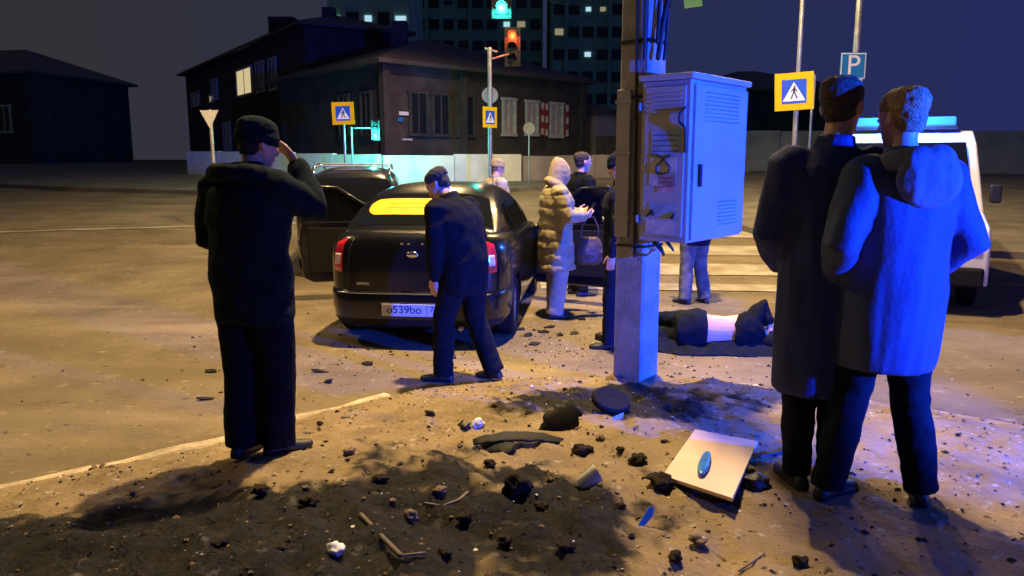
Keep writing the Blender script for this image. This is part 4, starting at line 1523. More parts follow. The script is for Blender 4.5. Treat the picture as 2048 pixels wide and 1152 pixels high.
def person(label, loc, heading, H=1.78, J=None, jacket='navy_cloth', bulk=1.0, hem=.80, style='fold', trousers='black_cloth', leg=1.0, shoe='black',
           skin='skin', hair='hair_dark', headwear=None, hw_mat='knit_beige', collar=True, group=None, vox=.007, flare=0.0, sleeve=1.0, fine=False):
    k = H / 1.78
    P = dict(STAND)
    if J: P.update(J)
    Q = {a: (V(b) * k if isinstance(b, tuple) and a[:2] not in ('hd', 'hn', 'to') else b) for a, b in P.items()}
    root = thing('person', label, 'person', loc, heading, group)
    hm = Matrix.Translation(Q['head']) @ Matrix.Rotation(Q['hyaw'], 4, 'Z') @ Matrix.Rotation(Q['hpitch'], 4, 'X') @ Matrix.Rotation(Q['hroll'], 4, 'Y') @ Matrix.Scale(k * 1.02, 4)
    pel, wai, che, nec = Q['pelvis'], Q['waist'], Q['chest'], Q['neck']
    rS = (Q['shR'] - Q['shL']).normalized()
    rH = (Q['hipR'] - Q['hipL']).normalized()
    def er(c, up, r, a, b, n=24):
        up = up.normalized()
        r = (r - up * r.dot(up)).normalized()
        f = up.cross(r)
        return [c + r * (a * math.cos(2 * math.pi * j / n)) + f * (b * math.sin(2 * math.pi * j / n)) for j in range(n)]
    upL, upU = wai - pel, nec - wai
    # ---- one continuous body
    b = MB()
    b.loft(head_rings(hm))
    b.tube([hm @ V((0, .092, .012)), hm @ V((0, .112, -.022)), hm @ V((0, .100, -.034))], [.007 * k, .012 * k, .012 * k], 8)
    for s in (-1, 1):
        b.ball(hm @ V((s * .078, -.008, -.002)), (.012 * k, .022 * k, .032 * k))
        b.ball(hm @ V((s * .03, .086, .028)), (.022 * k, .010 * k, .007 * k))
    b.ball(hm @ V((0, .082, -.062)), (.024 * k, .012 * k, .008 * k))
    b.tube([nec - V((0, 0, .04)) * k, nec * .45 + Q['head'] * .55, hm @ V((0, -.015, -.05))], [.062 * k, .056 * k, .055 * k], 14)
    b.loft([er(pel - upL * .4, upL, rH, .13 * k, .10 * k), er(pel, upL, rH, .165 * k, .115 * k), er(wai, upL + upU, rH + rS, .145 * k, .105 * k), er(che, upU, rS, .165 * k, .115 * k), er(nec * .75 + che * .25, upU, rS, .13 * k, .085 * k), er(nec, upU, rS, .06 * k, .06 * k)])
    for s in 'LR':
        b.tube([Q['sh' + s], Q['el' + s], Q['wr' + s]], [.052 * k, .042 * k, .027 * k], 12)
        b.tube([Q['hip' + s], Q['kn' + s], Q['an' + s]], [.075 * k, .055 * k, .038 * k], 12)
        hand(b, Q['wr' + s], Q['hd' + s], Q['hn' + s], 1 if s == 'R' else -1, Q['curl'], k)
    body = link('body', remesh(b, vox, 2, name='body'), skin, root)
    for s in (-1, 1):
        B(MB().ball(hm @ V((s * .030, .082, .008)), .0105 * k, 10, 7), 'eye', 'eye_white', root, smooth=True)
        B(MB().ball(hm @ V((s * .030, .0915, .008)), .005 * k, 8, 5), 'iris', 'black', root, smooth=True)
    B(MB().ball(hm @ V((0, .086, -.062)), (.022 * k, .010 * k, .006 * k), 10, 7), 'lips', 'lip', root, smooth=True)
    # ---- trousers
    t_ = MB()
    t_.loft([er(pel - upL * .55, upL, rH, .15 * k, .12 * k), er(pel, upL, rH, .185 * k, .135 * k), er(wai, upL, rH, .165 * k, .125 * k)])
    for s in 'LR':
        h_, n_, a_ = Q['hip' + s], Q['kn' + s], Q['an' + s]
        sh = (a_ - n_).normalized()
        t_.tube([h_, h_ * .5 + n_ * .5, n_, n_ * .45 + a_ * .55, a_ - sh * .03, a_ + sh * .035], [.108 * k * leg, .095 * k * leg, .078 * k * leg, .074 * k * leg, .068 * k * leg ** 1.3, .070 * k * leg ** 1.3], 16, dome=False)
    link('trousers', remesh(t_, .013, 3, fold(.012, 9, 18, random.random() * 9), 'trousers'), trousers, root)
    # ---- shoes
    for s in 'LR':
        a_ = Q['an' + s]
        td = V(Q['toe' + s])
        tilt = td.z
        td = td.normalized()
        up = V((0, 0, 1)) - td * td.z
        up.normalize()
        sd = td.cross(up)
        base = a_ - up * (.09 * k)
        sm = MB()
        rr = []
        for d_, w_, h_, lift in ((-.085, .020, .05, .0), (-.075, .032, .075, 0), (-.03, .038, .10, 0), (.03, .041, .092, 0), (.09, .046, .062, 0), (.14, .046, .050, .002), (.18, .036, .040, .005), (.198, .018, .028, .008)):
            c = base + td * (d_ * k)
            rr.append([c + sd * (x * w_ * k) + up * ((z * h_ + lift) * k) for x, z in ((-1, 0), (-1.04, .35), (-.75, .85), (0, 1), (.75, .85), (1.04, .35), (1, 0))])
        sm.loft(rr)
        sh_ = B(sm, 'shoe', shoe, root, smooth=True)
        ss = sh_.modifiers.new('ss', 'SUBSURF')
        ss.levels = ss.render_levels = 1
    # ---- jacket
    if jacket:
        j = MB()
        B_ = bulk
        hz = hem * k
        axis = -upL.normalized()
        drop = max(0.02, pel.z - hz)
        legdir = ((Q['knL'] + Q['knR']) / 2 - pel)
        hc = pel + legdir.normalized() * drop if drop > .12 else pel + axis * drop
        rings = [er(hc, pel - hc, rH, (.185 + flare) * k * B_, (.145 + flare) * k * B_)]
        if drop > .25:
            rings.append(er((hc + pel) / 2, pel - hc, rH, (.19 + flare * .5) * k * B_, (.15 + flare * .5) * k * B_))
        rings += [er(pel, upL, rH, .192 * k * B_, .150 * k * B_), er(wai, upL + upU, rH + rS, .18 * k * B_, .145 * k * B_), er(che, upU, rS, .205 * k * B_, .155 * k * B_),
                  er(che * .4 + nec * .6, upU, rS, .195 * k * B_, .135 * k * B_), er(che * .12 + nec * .88, upU, rS, .13 * k * B_, .10 * k * B_), er(nec + upU.normalized() * .015 * k, upU, rS, .082 * k, .080 * k)]
        if collar:
            rings.append(er(nec + upU.normalized() * .06 * k, upU, rS, .076 * k, .078 * k))
        j.loft(rings)
        for s in 'LR':
            S, E_, W_ = Q['sh' + s], Q['el' + s], Q['wr' + s]
            wd = (W_ - E_).normalized()
            j.tube([S * .9 + nec * .1, S, S * .5 + E_ * .5, E_, E_ * .5 + W_ * .5, W_ - wd * .01], [.075 * k * B_, .078 * k * B_, .070 * k * B_, .064 * k * B_ * sleeve, .056 * k * B_ * sleeve, .045 * k * B_ * sleeve], 16)
        fn = {'fold': fold(.020 * bulk, 7, 11, random.random() * 9), 'coat': fold(.015, 11, 3.2, random.random() * 9), 'puff': puff(.014, .125)}[style]
        link('jacket', remesh(j, .012, 4, fn, 'jacket'), jacket, root)
    # ---- hair / headwear
    if headwear is None:
        hh = MB()
        hh.loft(head_rings(hm, .009, zmin=.0, back=.016))
        hh.loft([[hm @ V(((rx) * math.cos(a), ry * math.sin(a) - .028, z)) for a in [2 * math.pi * q / 18 for q in range(18)]] for z, rx, ry in ((-.065, .045, .055), (-.03, .066, .072), (.03, .080, .080), (.06, .082, .08))])
        link('hair', remesh(hh, .008, 2, lambda p, n: .005 * noise.noise(p * 45), 'hair'), hair, root)
    elif headwear in ('beanie', 'cap'):
        hh = MB()
        hh.loft(head_rings(hm, .014, zmin=.015, back=.008, zsc=1.06))
        hh.loft([[hm @ V(((rx) * math.cos(a), ry * math.sin(a) - .008, z)) for a in [2 * math.pi * q / 24 for q in range(24)]] for z, rx, ry in ((.0, .088, .106), (.012, .095, .114), (.045, .096, .115), (.055, .088, .106))])
        if headwear == 'cap':
            hh.loft([[hm @ V((.075 * math.cos(a), y, .022 + .018 * math.sin(a))) for a in [math.pi * q / 10 for q in range(11)] + [math.pi - math.pi * q / 10 for q in range(11)]] for y in (.08, .085)])
        link('hat', remesh(hh, .008, 3, lambda p, n: .003 * noise.noise(p * 60), 'hat'), hw_mat, root)
        hb = MB()
        hb.loft([[hm @ V(((rx) * math.cos(a), ry * math.sin(a) - .034, z)) for a in [2 * math.pi * q / 18 for q in range(18)]] for z, rx, ry in ((-.06, .045, .05), (-.03, .064, .062), (.03, .076, .066))])
        B(hb, 'hair', hair, root, smooth=True)
    elif headwear == 'hood':
        hh = MB()
        n = 24
        rr = []
        for z, rx, ry, yo in ((-.14, .10, .10, -.02), (-.10, .105, .11, -.012), (-.04, .106, .12, -.012), (.03, .106, .122, -.012), (.09, .095, .112, -.02), (.135, .070, .082, -.035), (.165, .030, .04, -.055)):
            rr.append([hm @ V((rx * math.cos(a), max(-9, min(ry * math.sin(a), ry * .72)) + yo, z)) for a in [2 * math.pi * q / n for q in range(n)]])
        hh.loft(rr)
        hh.tube([hm @ V((.094 * math.cos(a), .072 - .075 * max(0, math.sin(a)) ** 2, .010 + .118 * math.sin(a))) for a in [2 * math.pi * q / 24 for q in range(25)]], .017 * k, 8)
        hh.tube([hm @ V((.115 * math.cos(a), -.02 + .105 * math.sin(a), -.135 - .03 * math.sin(a))) for a in [2 * math.pi * q / 24 for q in range(25)]], .040 * k, 10)
        link('hood', remesh(hh, .009, 3, fold(.006, 10, 16), 'hood'), hw_mat, root)
    root['_hm'] = 0
    del root['_hm']
    return root, Q, hm

def foot(px, py):
    p = G(px, py)
    if kerb_y(p.x) > p.y:
        p.z += 0.004
    return p

# 1 man in cap, hand to his face
p = foot(522, 908)
m1, Q1, hm1 = person('man in dark jacket and cap holding a hand to his face', p, R(-22), 1.735,
    dict(head=(.045, .05, 1.64), hyaw=R(-25), hpitch=R(-10), neck=(.01, 0, 1.485), elR=(.30, .16, 1.31), wrR=(.165, .20, 1.535), hdR=(-.62, .05, .75), hnR=(-.6, -.75, -.1),
         elL=(-.27, .0, 1.16), wrL=(-.16, .22, 1.04), hdL=(.9, .4, -.1), hnL=(.3, -.9, 0), anL=(-.075, -.05, .09), anR=(.095, .03, .09), knL=(-.085, -.01, .51), knR=(.10, .05, .51), toeR=(.45, .9, 0), toeL=(-.1, 1, 0), curl=.35),
    jacket='teal_cloth', bulk=1.16, hem=.74, trousers='navy_cloth', leg=1.22, headwear='beanie', hw_mat='teal_cloth')
hd = MB()
c_ = Q1['neck']
hd.tube([c_ + V((.13 * math.cos(a), -.03 + .115 * math.sin(a), -.005 - .025 * math.sin(a))) for a in [2 * math.pi * q / 20 for q in range(21)]], .048, 10)
link('hood_roll', remesh(hd, .012, 3, fold(.012, 9, 12), 'hood_roll'), 'teal_cloth', m1)

# 2 man bending his head behind the sedan
p = foot(928, 757)
person('man in black coat with bowed head standing behind the sedan boot', p, R(52), 1.76,
    dict(pelvis=(0, -.02, .95), waist=(0, .0, 1.09), chest=(0, .06, 1.28), neck=(0, .13, 1.44), head=(0.0, .255, 1.575), hpitch=R(-38), hyaw=R(20), shL=(-.19, .10, 1.39), shR=(.19, .09, 1.39),
         elL=(-.245, .06, 1.11), wrL=(-.22, .10, .85), elR=(.25, .05, 1.12), wrR=(.2, .2, .9), hipL=(-.09, -.02, .92), hipR=(.09, -.02, .92),
         knL=(-.13, .09, .52), anL=(-.17, .07, .09), knR=(.10, -.04, .50), anR=(.13, -.20, .10), toeL=(-.4, .9, 0), toeR=(.05, 1, -.12), curl=.4),
    jacket='black_cloth', bulk=1.16, leg=1.14, hem=.72, trousers='black_cloth', headwear=None, hair='hair_dark')

# 3 person in pale beanie behind the sedan
q = D(992, 352, 11.6)
person('person in cream knitted hat and pale jacket beyond the sedan roof', (q.x, 11.6, road_z(q.x, 11.6)), R(-60), 1.70,
    dict(hyaw=R(-10), hpitch=R(-12)), jacket='pale_jacket', bulk=1.12, trousers='navy_cloth', headwear='beanie', hw_mat='knit_beige', hair='hair_fair', skin='skin_pale', vox=.009)

# 4 woman in the beige puffer coat
p = foot(1110, 634)
w4, Q4, hm4 = person('woman in hooded beige puffer coat and wide cream trousers', p, R(-78), 1.74,
    dict(head=(0, .05, 1.64), hpitch=R(-14), elL=(-.27, .04, 1.17), wrL=(-.16, .29, 1.20), hdL=(.4, .9, .1), hnL=(.7, -.2, .5), elR=(.27, .05, 1.17), wrR=(.14, .30, 1.17), hdR=(-.4, .9, .1), hnR=(-.7, -.2, .5),
         anL=(-.08, .02, .09), anR=(.09, -.03, .09), toeL=(-.05, 1, 0), toeR=(.05, 1, 0), curl=.7),
    jacket='puffer_beige', bulk=1.26, hem=.56, style='puff', trousers='beige_trousers', leg=1.32, headwear='hood', hw_mat='knit_beige', skin='skin_pale', flare=.015, vox=.008)
def local_to_world(root, v):
    return Matrix.Translation(root.location) @ Matrix.Rotation(root.rotation_euler.z, 4, 'Z') @ V(v)
# handbag hanging from her forearm
bw = local_to_world(w4, (.10, .36, .60))
bag = thing('handbag', 'round brown handbag hanging from the woman\'s forearm', 'handbag', bw, R(-78))
mb = MB()
rr = []
for z, a_, b_ in ((.0, .08, .05), (.03, .14, .075), (.12, .17, .085), (.22, .15, .07), (.29, .11, .05), (.31, .09, .03)):
    rr.append([V((b_ * math.cos(t_), a_ * math.sin(t_), z)) for t_ in [2 * math.pi * i / 20 for i in range(20)]])
mb.loft(rr)
link('pouch', remesh(mb, .010, 3, fold(.010, 12, 14), 'pouch'), 'bag_brown', bag)
B(MB().tube([V((0, -.10, .29)), V((0, -.09, .42)), V((0, -.02, .55)), V((0, .05, .52)), V((0, .10, .40)), V((0, .10, .29))], .010, 8), 'strap', 'bag_brown', bag, smooth=True)
ph = thing('phone', 'dark phone held up by the woman in the puffer coat', 'phone', local_to_world(w4, (0.0, .40, 1.19)), R(-78))
B(MB().box((0, 0, .02), (.075, .009, .15), Matrix.Rotation(R(-35), 3, 'X')), 'case', 'black', ph, bevel=.006)
B(MB().box((0, -.006, .023), (.066, .002, .138), Matrix.Rotation(R(-35), 3, 'X')), 'screen', 'glass_dark', ph)

# 5 man behind the woman
q = D(1162, 340, 10.1)
person('bareheaded man in black jacket standing behind the woman in beige', (q.x, 10.1, road_z(q.x, 10.1)), R(-62), 1.84,
    dict(hyaw=R(-8), elL=(-.25, .02, 1.15), wrL=(-.24, .12, .92)), jacket='black_cloth', bulk=1.08, hem=.82, trousers='black_cloth', hair='hair_brown', vox=.008)

# 6 officer left of the pole
p = foot(1222, 694)
p6, Q6, hm6 = person('officer in navy uniform with pale belt partly hidden by the concrete pole', p + V((0.07, 0, 0)), R(70), 1.80,
    dict(anL=(-.12, .05, .09), anR=(.10, -.02, .09), knL=(-.11, .05, .51), toeL=(-.15, 1, 0), hyaw=R(-15), hpitch=R(-15), wrL=(-.25, .02, .90), elL=(-.25, -.04, 1.16)),
    jacket='uniform_cloth', bulk=1.06, hem=.80, trousers='uniform_cloth', leg=1.05, headwear='beanie', hw_mat='uniform_cloth')
mb = MB()
c_ = Q6['waist']
rings = []
for z, g in ((-.02, .0), (-.02, .012), (.025, .012), (.025, .0)):
    rings.append([V((c_.x + (.196 + g) * math.cos(a), c_.y + (.158 + g) * math.sin(a), c_.z + .10 + z)) for a in [2 * math.pi * i / 32 for i in range(32)]])
mb.loft(rings + [rings[0]], caps=False)
B(mb, 'reflective_band', 'reflective', p6, smooth=True)

# 7 standing person hidden by the cabinet
p = foot(1386, 606)
person('person in mottled grey trousers standing behind the cabinet and pole', p, R(25), 1.74,
    dict(pelvis=(0, -.06, .95), chest=(0, .12, 1.27), waist=(0, 0, 1.08), neck=(0, .2, 1.44), head=(0, .30, 1.58), hpitch=R(-40), shL=(-.19, .17, 1.38), shR=(.19, .17, 1.38), elL=(-.23, .2, 1.1), elR=(.23, .2, 1.1), wrL=(-.2, .33, .9), wrR=(.2, .33, .9),
         anL=(-.13, 0, .09), anR=(.15, -.03, .09)), jacket='navy_cloth', hem=.76, trousers='camouflage_cloth', leg=1.12, vox=.009)

# 9 tall man with cropped hair and long coat
p = foot(1624, 972)
person('tall man with cropped hair in long dark coat seen from behind', p, R(-6), 1.80,
    dict(head=(.03, .03, 1.665), hyaw=R(-38), hpitch=R(-4), elL=(-.245, .02, 1.13), wrL=(-.16, .2, .98), hdL=(.8, .5, -.2), hnL=(.5, -.8, 0), elR=(.24, .03, 1.13), wrR=(.16, .2, .98), hdR=(-.8, .5, -.2), hnR=(-.5, -.8, 0),
         anL=(-.075, -.01, .09), anR=(.075, .0, .09), knL=(-.08, .02, .5), knR=(.08, .02, .5)),
    jacket='coat_blue', bulk=1.04, hem=.44, style='coat', trousers='navy_cloth', leg=.92, hair='hair_brown')

# 10 onlooker at his side
p = foot(1752, 1000)
p10, Q10, hm10 = person('onlooker in grey hooded coat with hands in pockets beside the tall man', p, R(12), 1.74,
    dict(hyaw=R(10), hpitch=R(-8), elL=(-.31, -.06, 1.15), wrL=(-.20, .12, .99), hdL=(.5, .8, -.4), hnL=(.8, -.5, 0), elR=(.31, -.06, 1.15), wrR=(.2, .12, .99), hdR=(-.5, .8, -.4), hnR=(-.8, -.5, 0),
         anL=(-.20, .06, .09), knL=(-.13, .05, .51), anR=(.17, -.06, .09), knR=(.12, .0, .51), toeL=(.9, .35, 0), toeR=(.5, .8, 0)),
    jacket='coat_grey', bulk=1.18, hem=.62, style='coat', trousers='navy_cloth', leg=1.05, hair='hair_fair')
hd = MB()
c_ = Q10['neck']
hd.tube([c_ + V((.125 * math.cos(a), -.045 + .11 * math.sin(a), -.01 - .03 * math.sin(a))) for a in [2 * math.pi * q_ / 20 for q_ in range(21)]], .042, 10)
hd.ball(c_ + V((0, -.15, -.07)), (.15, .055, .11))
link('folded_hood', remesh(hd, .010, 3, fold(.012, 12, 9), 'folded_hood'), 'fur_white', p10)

# 8 person lying on the road, on one side, back towards the verge
gp = G(1425, 704)
lie = thing('person', 'person lying on the road in dark clothes with bare lower back', 'person', (gp.x - .12, gp.y + .12, gp.z), R(-6))
def er2(c, a, b, tilt=0.0, n=24, ax=V((1, 0, 0))):
    ax = ax.normalized()
    u = V((0, 0, 1))
    u = (u - ax * u.dot(ax)).normalized()
    w = ax.cross(u)
    return [V(c) + u * (a * math.cos(2 * math.pi * j / n)) + w * (b * math.sin(2 * math.pi * j / n)) for j in range(n)]
bm_ = MB()
tor = [(-.16, .02, .16, .13, .13), (0, 0, .185, .175, .15), (.13, 0, .17, .155, .14), (.26, .01, .165, .15, .13), (.40, .02, .17, .165, .135), (.52, .04, .165, .15, .11), (.60, .06, .14, .07, .07)]
bm_.loft([er2((x, y, z), a, b) for x, y, z, a, b in tor])
hmL = Matrix.Translation((.74, .12, .125)) @ Matrix.Rotation(R(90), 4, 'Y') @ Matrix.Rotation(R(20), 4, 'X')
bm_.loft(head_rings(hmL))
bm_.tube([(.58, .06, .14), (.66, .10, .13)], .055, 12)
bm_.tube([(.50, .02, .29), (.60, .16, .40), (.70, .05, .13)], [.05, .042, .03], 12)      # upper arm raised, forearm down
hand(bm_, (.70, .05, .13), (.35, -.3, -.75), (0, -1, 0), 1, .6)
bm_.tube([(.50, .06, .07), (.72, -.06, .06), (.96, .10, .16)], [.05, .042, .027], 12)    # lower arm reaching out
hand(bm_, (.96, .10, .16), (.8, .35, .35), (.2, -.3, 1), 1, .5)
bm_.tube([(-.02, .03, .24), (-.38, .22, .20), (-.60, -.06, .09)], [.085, .06, .04], 12)
bm_.tube([(-.02, .03, .10), (-.40, .10, .08), (-.72, .12, .07)], [.085, .06, .04], 12)
link('body', remesh(bm_, .008, 2, name='body'), 'skin_pale', lie)
tr = MB()
tr.loft([er2((x, y, z), a, b) for x, y, z, a, b in [(-.20, .02, .16, .15, .14), (-.10, .01, .18, .185, .165), (0, 0, .19, .20, .17), (.075, 0, .18, .182, .158)]])
tr.tube([(-.02, .03, .25), (-.20, .12, .24), (-.38, .22, .21), (-.60, -.06, .09)], [.115, .10, .085, .075], 14)
tr.tube([(-.02, .03, .11), (-.40, .10, .09), (-.72, .12, .075)], [.11, .085, .07], 14)
link('trousers', remesh(tr, .012, 3, fold(.014, 9, 12), 'trousers'), 'navy_cloth', lie)
jk = MB()
jk.loft([er2((x, y, z), a, b) for x, y, z, a, b in [(.33, -.01, .15, .135, .15), (.38, .0, .165, .165, .155), (.44, .02, .18, .185, .155), (.54, .04, .17, .165, .13), (.61, .06, .15, .09, .09)]])
jk.tube([(.50, .02, .28), (.56, .10, .35), (.61, .17, .41), (.66, .11, .26)], [.075, .07, .062, .055], 14)
jk.tube([(.50, .06, .09), (.72, -.06, .07), (.80, .0, .10)], [.075, .062, .052], 14)
link('jacket', remesh(jk, .011, 3, fold(.018, 9, 14), 'jacket'), 'black_cloth', lie)
cl = MB()   # spread skirt of the open coat on the asphalt
cl.loft([[V((x, -.16 - w_ * .55 + .03 * math.sin(9 * x), .004)), V((x, -.10, .09 + .04 * math.sin(7 * x))), V((x, .02, .12)), V((x, .05, .02)), V((x, -.1, .004))] for x, w_ in ((-.42, .05), (-.2, .20), (.0, .26), (.2, .24), (.4, .22), (.6, .14), (.78, .10), (.94, .0))])
link('open_coat', remesh(cl, .010, 2, fold(.020, 9, 9), 'open_coat'), 'navy_cloth', lie)
hh = MB()
hh.loft(head_rings(hmL, .010, zmin=.0, back=.016))
hh.ball(hmL @ V((0, -.06, -.01)), (.07, .05, .08))
link('hair', remesh(hh, .008, 2, lambda p, n: .006 * noise.noise(p * 45), 'hair'), 'hair_dark', lie)
for sgn in ((-.64, -.09, .085), (-.78, .13, .075)):
    B(MB().loft([er2((sgn[0] - d_, sgn[1], sgn[2] - .01), h_, w_, n=12) for d_, h_, w_ in ((-.03, .045, .04), (.03, .06, .045), (.10, .05, .045), (.17, .03, .03))]), 'shoe', 'black', lie, smooth=True)

# ------------------------------------------------------------------ debris on the verge
def gv(px, py):
    d = ray(px, py)
    p = G(px, py)
    for _ in range(12):
        z = verge_z(p.x, p.y) if kerb_y(p.x) > p.y else road_f(p.x, p.y)
        y = (z - CZ) / d.z * d.y
        p = V((0, 0, CZ)) + d * (y / d.y)
        p.z = z
    return p

# cream board resting on lumps of soil
c4 = [(1390, 858), (1515, 882), (1465, 996), (1325, 950)]
zl = [.075, .075, .075, .075]
pts = []
for (px, py), h_ in zip(c4, (.03, .05, .085, .07)):
    d = ray(px, py)
    g = gv(px, py)
    y = (g.z + h_ - CZ) / d.z * d.y
    pts.append(V((0, 0, CZ)) + d * (y / d.y))
ctr = sum(pts, V()) / 4
bd = thing('cream_board', 'cream furniture board lying tilted on the bare earth', 'board', ctr)
nrm = (pts[1] - pts[0]).cross(pts[3] - pts[0]).normalized()
if nrm.z < 0: nrm = -nrm
top = [q_ - ctr for q_ in pts]
B(MB().loft([[q_ for q_ in top], [q_ - nrm * .016 for q_ in top]]), 'sheet', 'board_cream', bd, bevel=.002)
B(MB().loft([[q_ * .985 - nrm * .0162 for q_ in top], [q_ * .985 - nrm * .022 for q_ in top]]), 'backing', 'board_edge', bd)
uu = (pts[1] - pts[0]).normalized()
vv = nrm.cross(uu)
pb_ = D(1410, 932, 1)
def on_board(px, py):
    d = ray(px, py)
    return V((0, 0, CZ)) + d * ((ctr - V((0, 0, CZ))).dot(nrm) / d.dot(nrm))
pa_, pb2 = on_board(1402, 957), on_board(1416, 910)
hp = (pa_ + pb2) / 2
pod = thing('blue_case', 'shiny blue oval case lying on the cream board', 'case', hp + nrm * .002)
dirp = (pb2 - pa_).normalized()
lk = (pb2 - pa_).length / .227
sdp = dirp.cross(nrm)
mb = MB()
mb.loft([[dirp * (t_ * lk) + sdp * (w_ * math.cos(a)) + nrm * (.016 + .014 * math.sin(a) * (w_ / .026)) for a in [2 * math.pi * i / 14 for i in range(14)]] for t_, w_ in ((-.115, .006), (-.098, .017), (-.05, .025), (.0, .026), (.05, .024), (.095, .016), (.112, .005))])
B(mb, 'shell', 'plastic_blue', pod, smooth=True)
mb = MB()
mb.loft([[dirp * t_ + sdp * (.0268 * math.cos(a)) + nrm * (.016 + .0148 * math.sin(a)) for a in [2 * math.pi * i / 14 for i in range(14)]] for t_ in (-.008, -.004)])
B(mb, 'seam', 'black', pod, smooth=True)

def clod(label, px, py, r, m, squash=.6, seed=0, group=None, name='soil_clod', cat='clod', sink=.25):
    p = gv(px, py)
    bm = bmesh.new()
    bmesh.ops.create_icosphere(bm, subdivisions=3, radius=1.0)
    for v in bm.verts:
        q_ = v.co.copy()
        f = 1 + .55 * noise.noise(q_ * 1.5 + V((seed, 0, 0))) + .32 * noise.noise(q_ * 4 + V((0, seed, 0))) + .16 * noise.noise(q_ * 9 + V((0, seed, 3)))
        v.co = V((q_.x * r * 1.15, q_.y * r * .9, q_.z * r * squash)) * f
    me = bpy.data.meshes.new(name)
    bm.to_mesh(me)
    bm.free()
    o = link(name, me, m, smooth=True)
    o.location = p + V((0, 0, r * squash * (1 - sink)))
    o.rotation_euler = (0, 0, seed * 2.1)
    return tag(o, label, cat, group)
clod('dark soil lump wedged under the left corner of the cream board', 1322, 972, .055, 'soil', .6, 1)
clod('small dark stone under the front corner of the cream board', 1462, 1002, .035, 'soil', .6, 2)
clod('flat dark stone beside the right edge of the cream board', 1508, 972, .06, 'black', .5, 3, name='stone', cat='stone')
clod('pale dirty lump behind the flat dark stone', 1500, 950, .04, 'soil_tan', .6, 4)
clod('brown stone on the sand left of the cream board', 1276, 924, .045, 'soil', .5, 5, name='stone', cat='stone')
clod('dark soil lump in the darkened earth left of the white cup', 1034, 985, .055, 'soil', .9, 6)
clod('dark lump beside the small white ball near the kerb', 928, 858, .035, 'black', .7, 7, name='stone', cat='stone')
clod('small pale round lump lying on the verge near the kerb', 957, 856, .035, 'paper_white', .9, 8, name='ball', cat='ball')
clod('flat brown soil cake in the darkened earth', 1165, 905, .05, 'soil', .5, 9)
k_ = 0
for px, py, r in ((1085, 1015, .05), (1240, 1015, .035), (980, 930, .05), (880, 985, .045), (760, 960, .05), (620, 1010, .06), (520, 985, .05), (700, 905, .04), (860, 830, .045), (1010, 1085, .05), (1130, 1098, .045), (1395, 1085, .05), (1350, 1120, .04), (1600, 1130, .04), (890, 1110, .04), (1200, 880, .045), (1330, 885, .03), (1060, 830, .045), (990, 815, .035), (690, 838, .035), (640, 850, .03), (440, 1090, .05), (560, 1100, .045), (820, 1040, .05), (930, 1040, .05), (1240, 900, .03), (1130, 780, .025), (1090, 760, .02), (1160, 765, .022), (780, 800, .02)):
    k_ += 1
    clod('rough dark soil clod on the trampled verge', px, py, r * .62, 'soil' if k_ % 4 else 'soil_tan', random.uniform(.45, .75), k_ + 10, 'soil clods on the verge')

# white cup lying on its side
p = gv(1176, 975)
cup = thing('paper_cup', 'crushed white paper cup lying in the dark earth', 'cup', p + V((0, 0, .04)), R(25))
cup.rotation_euler = (R(8), R(62), R(25))
mb = MB()
ring = lambda r, z, n=20: [V((r * math.cos(a) * (1 + .12 * math.sin(2 * a + z * 30)), r * math.sin(a), z)) for a in [2 * math.pi * i / n for i in range(n)]]
mb.loft([ring(.030, -.05), ring(.040, .05), ring(.042, .052), ring(.038, .05), ring(.027, -.045)])
B(mb, 'wall', 'paper_white', cup, smooth=True)
mb = MB().loft([ring(.0375, .035), ring(.0365, .030)])
B(mb, 'dark_inside', 'cabinet_seam', cup)

def shard(label, px, py, outline, th, m, rot, lift=.02, name='plastic_shard', cat='shard', bend=.02):
    p = gv(px, py)
    mb = MB().prism(outline, -th / 2, th / 2)
    o = B(mb, name, m, bevel=min(.004, th * .4))
    o.location = p + V((0, 0, lift))
    o.rotation_euler = rot
    return tag(o, label, cat)
shard('bright blue plastic shard standing in the sandy verge', 1291, 1052, [(-.022, -.055), (.0, -.06), (.022, .03), (.012, .062), (-.008, .05)], .006, 'plastic_blue', (R(-35), R(28), R(-8)), .03)
shard('small blue plastic scrap in the shade of the cabinet', 1233, 842, [(-.05, -.01), (.03, -.02), (.055, .012), (-.02, .018)], .005, 'plastic_blue', (R(-60), R(-25), R(10)), .018)
clod('crumpled white scrap among the dark soil at the verge edge', 672, 1106, .032, 'paper_white', .7, 31, name='paper_scrap', cat='scrap')
def curved_piece(label, px, py, L, W, bend, rot, lift):
    p = gv(px, py)
    mb = MB()
    nu, nv = 14, 5
    for i in range(nu + 1):
        u = i / nu - .5
        w0 = -W * (.5 + .25 * noise.noise(V((u * 7, px, 0)))) * (1 - abs(u) ** 3 * 3)
        w1 = W * (.5 + .3 * noise.noise(V((u * 9, py, 3)))) * (1 - abs(u) ** 3 * 4)
        for j in range(nv + 1):
            v = w0 + (w1 - w0) * j / nv
            mb.v.append((u * L, v, -bend * (2 * u) ** 2 * L * .3 - bend * (v / W) ** 2 * W * 1.2 + .006 * noise.noise(V((u * 12, v * 30, 1)))))
    mb.f = [(i * (nv + 1) + j, i * (nv + 1) + j + 1, (i + 1) * (nv + 1) + j + 1, (i + 1) * (nv + 1) + j) for i in range(nu) for j in range(nv)]
    o = B(mb, 'bumper_fragment', 'plastic_trim', smooth=True)
    sd = o.modifiers.new('s', 'SOLIDIFY')
    sd.thickness = .004
    o.location = p + V((0, 0, lift))
    o.rotation_euler = rot
    return tag(o, label, 'fragment')
curved_piece('torn black bumper panel leaning in the darkened earth', 1122, 862, .26, .17, .35, (R(55), R(-35), R(30)), .06)
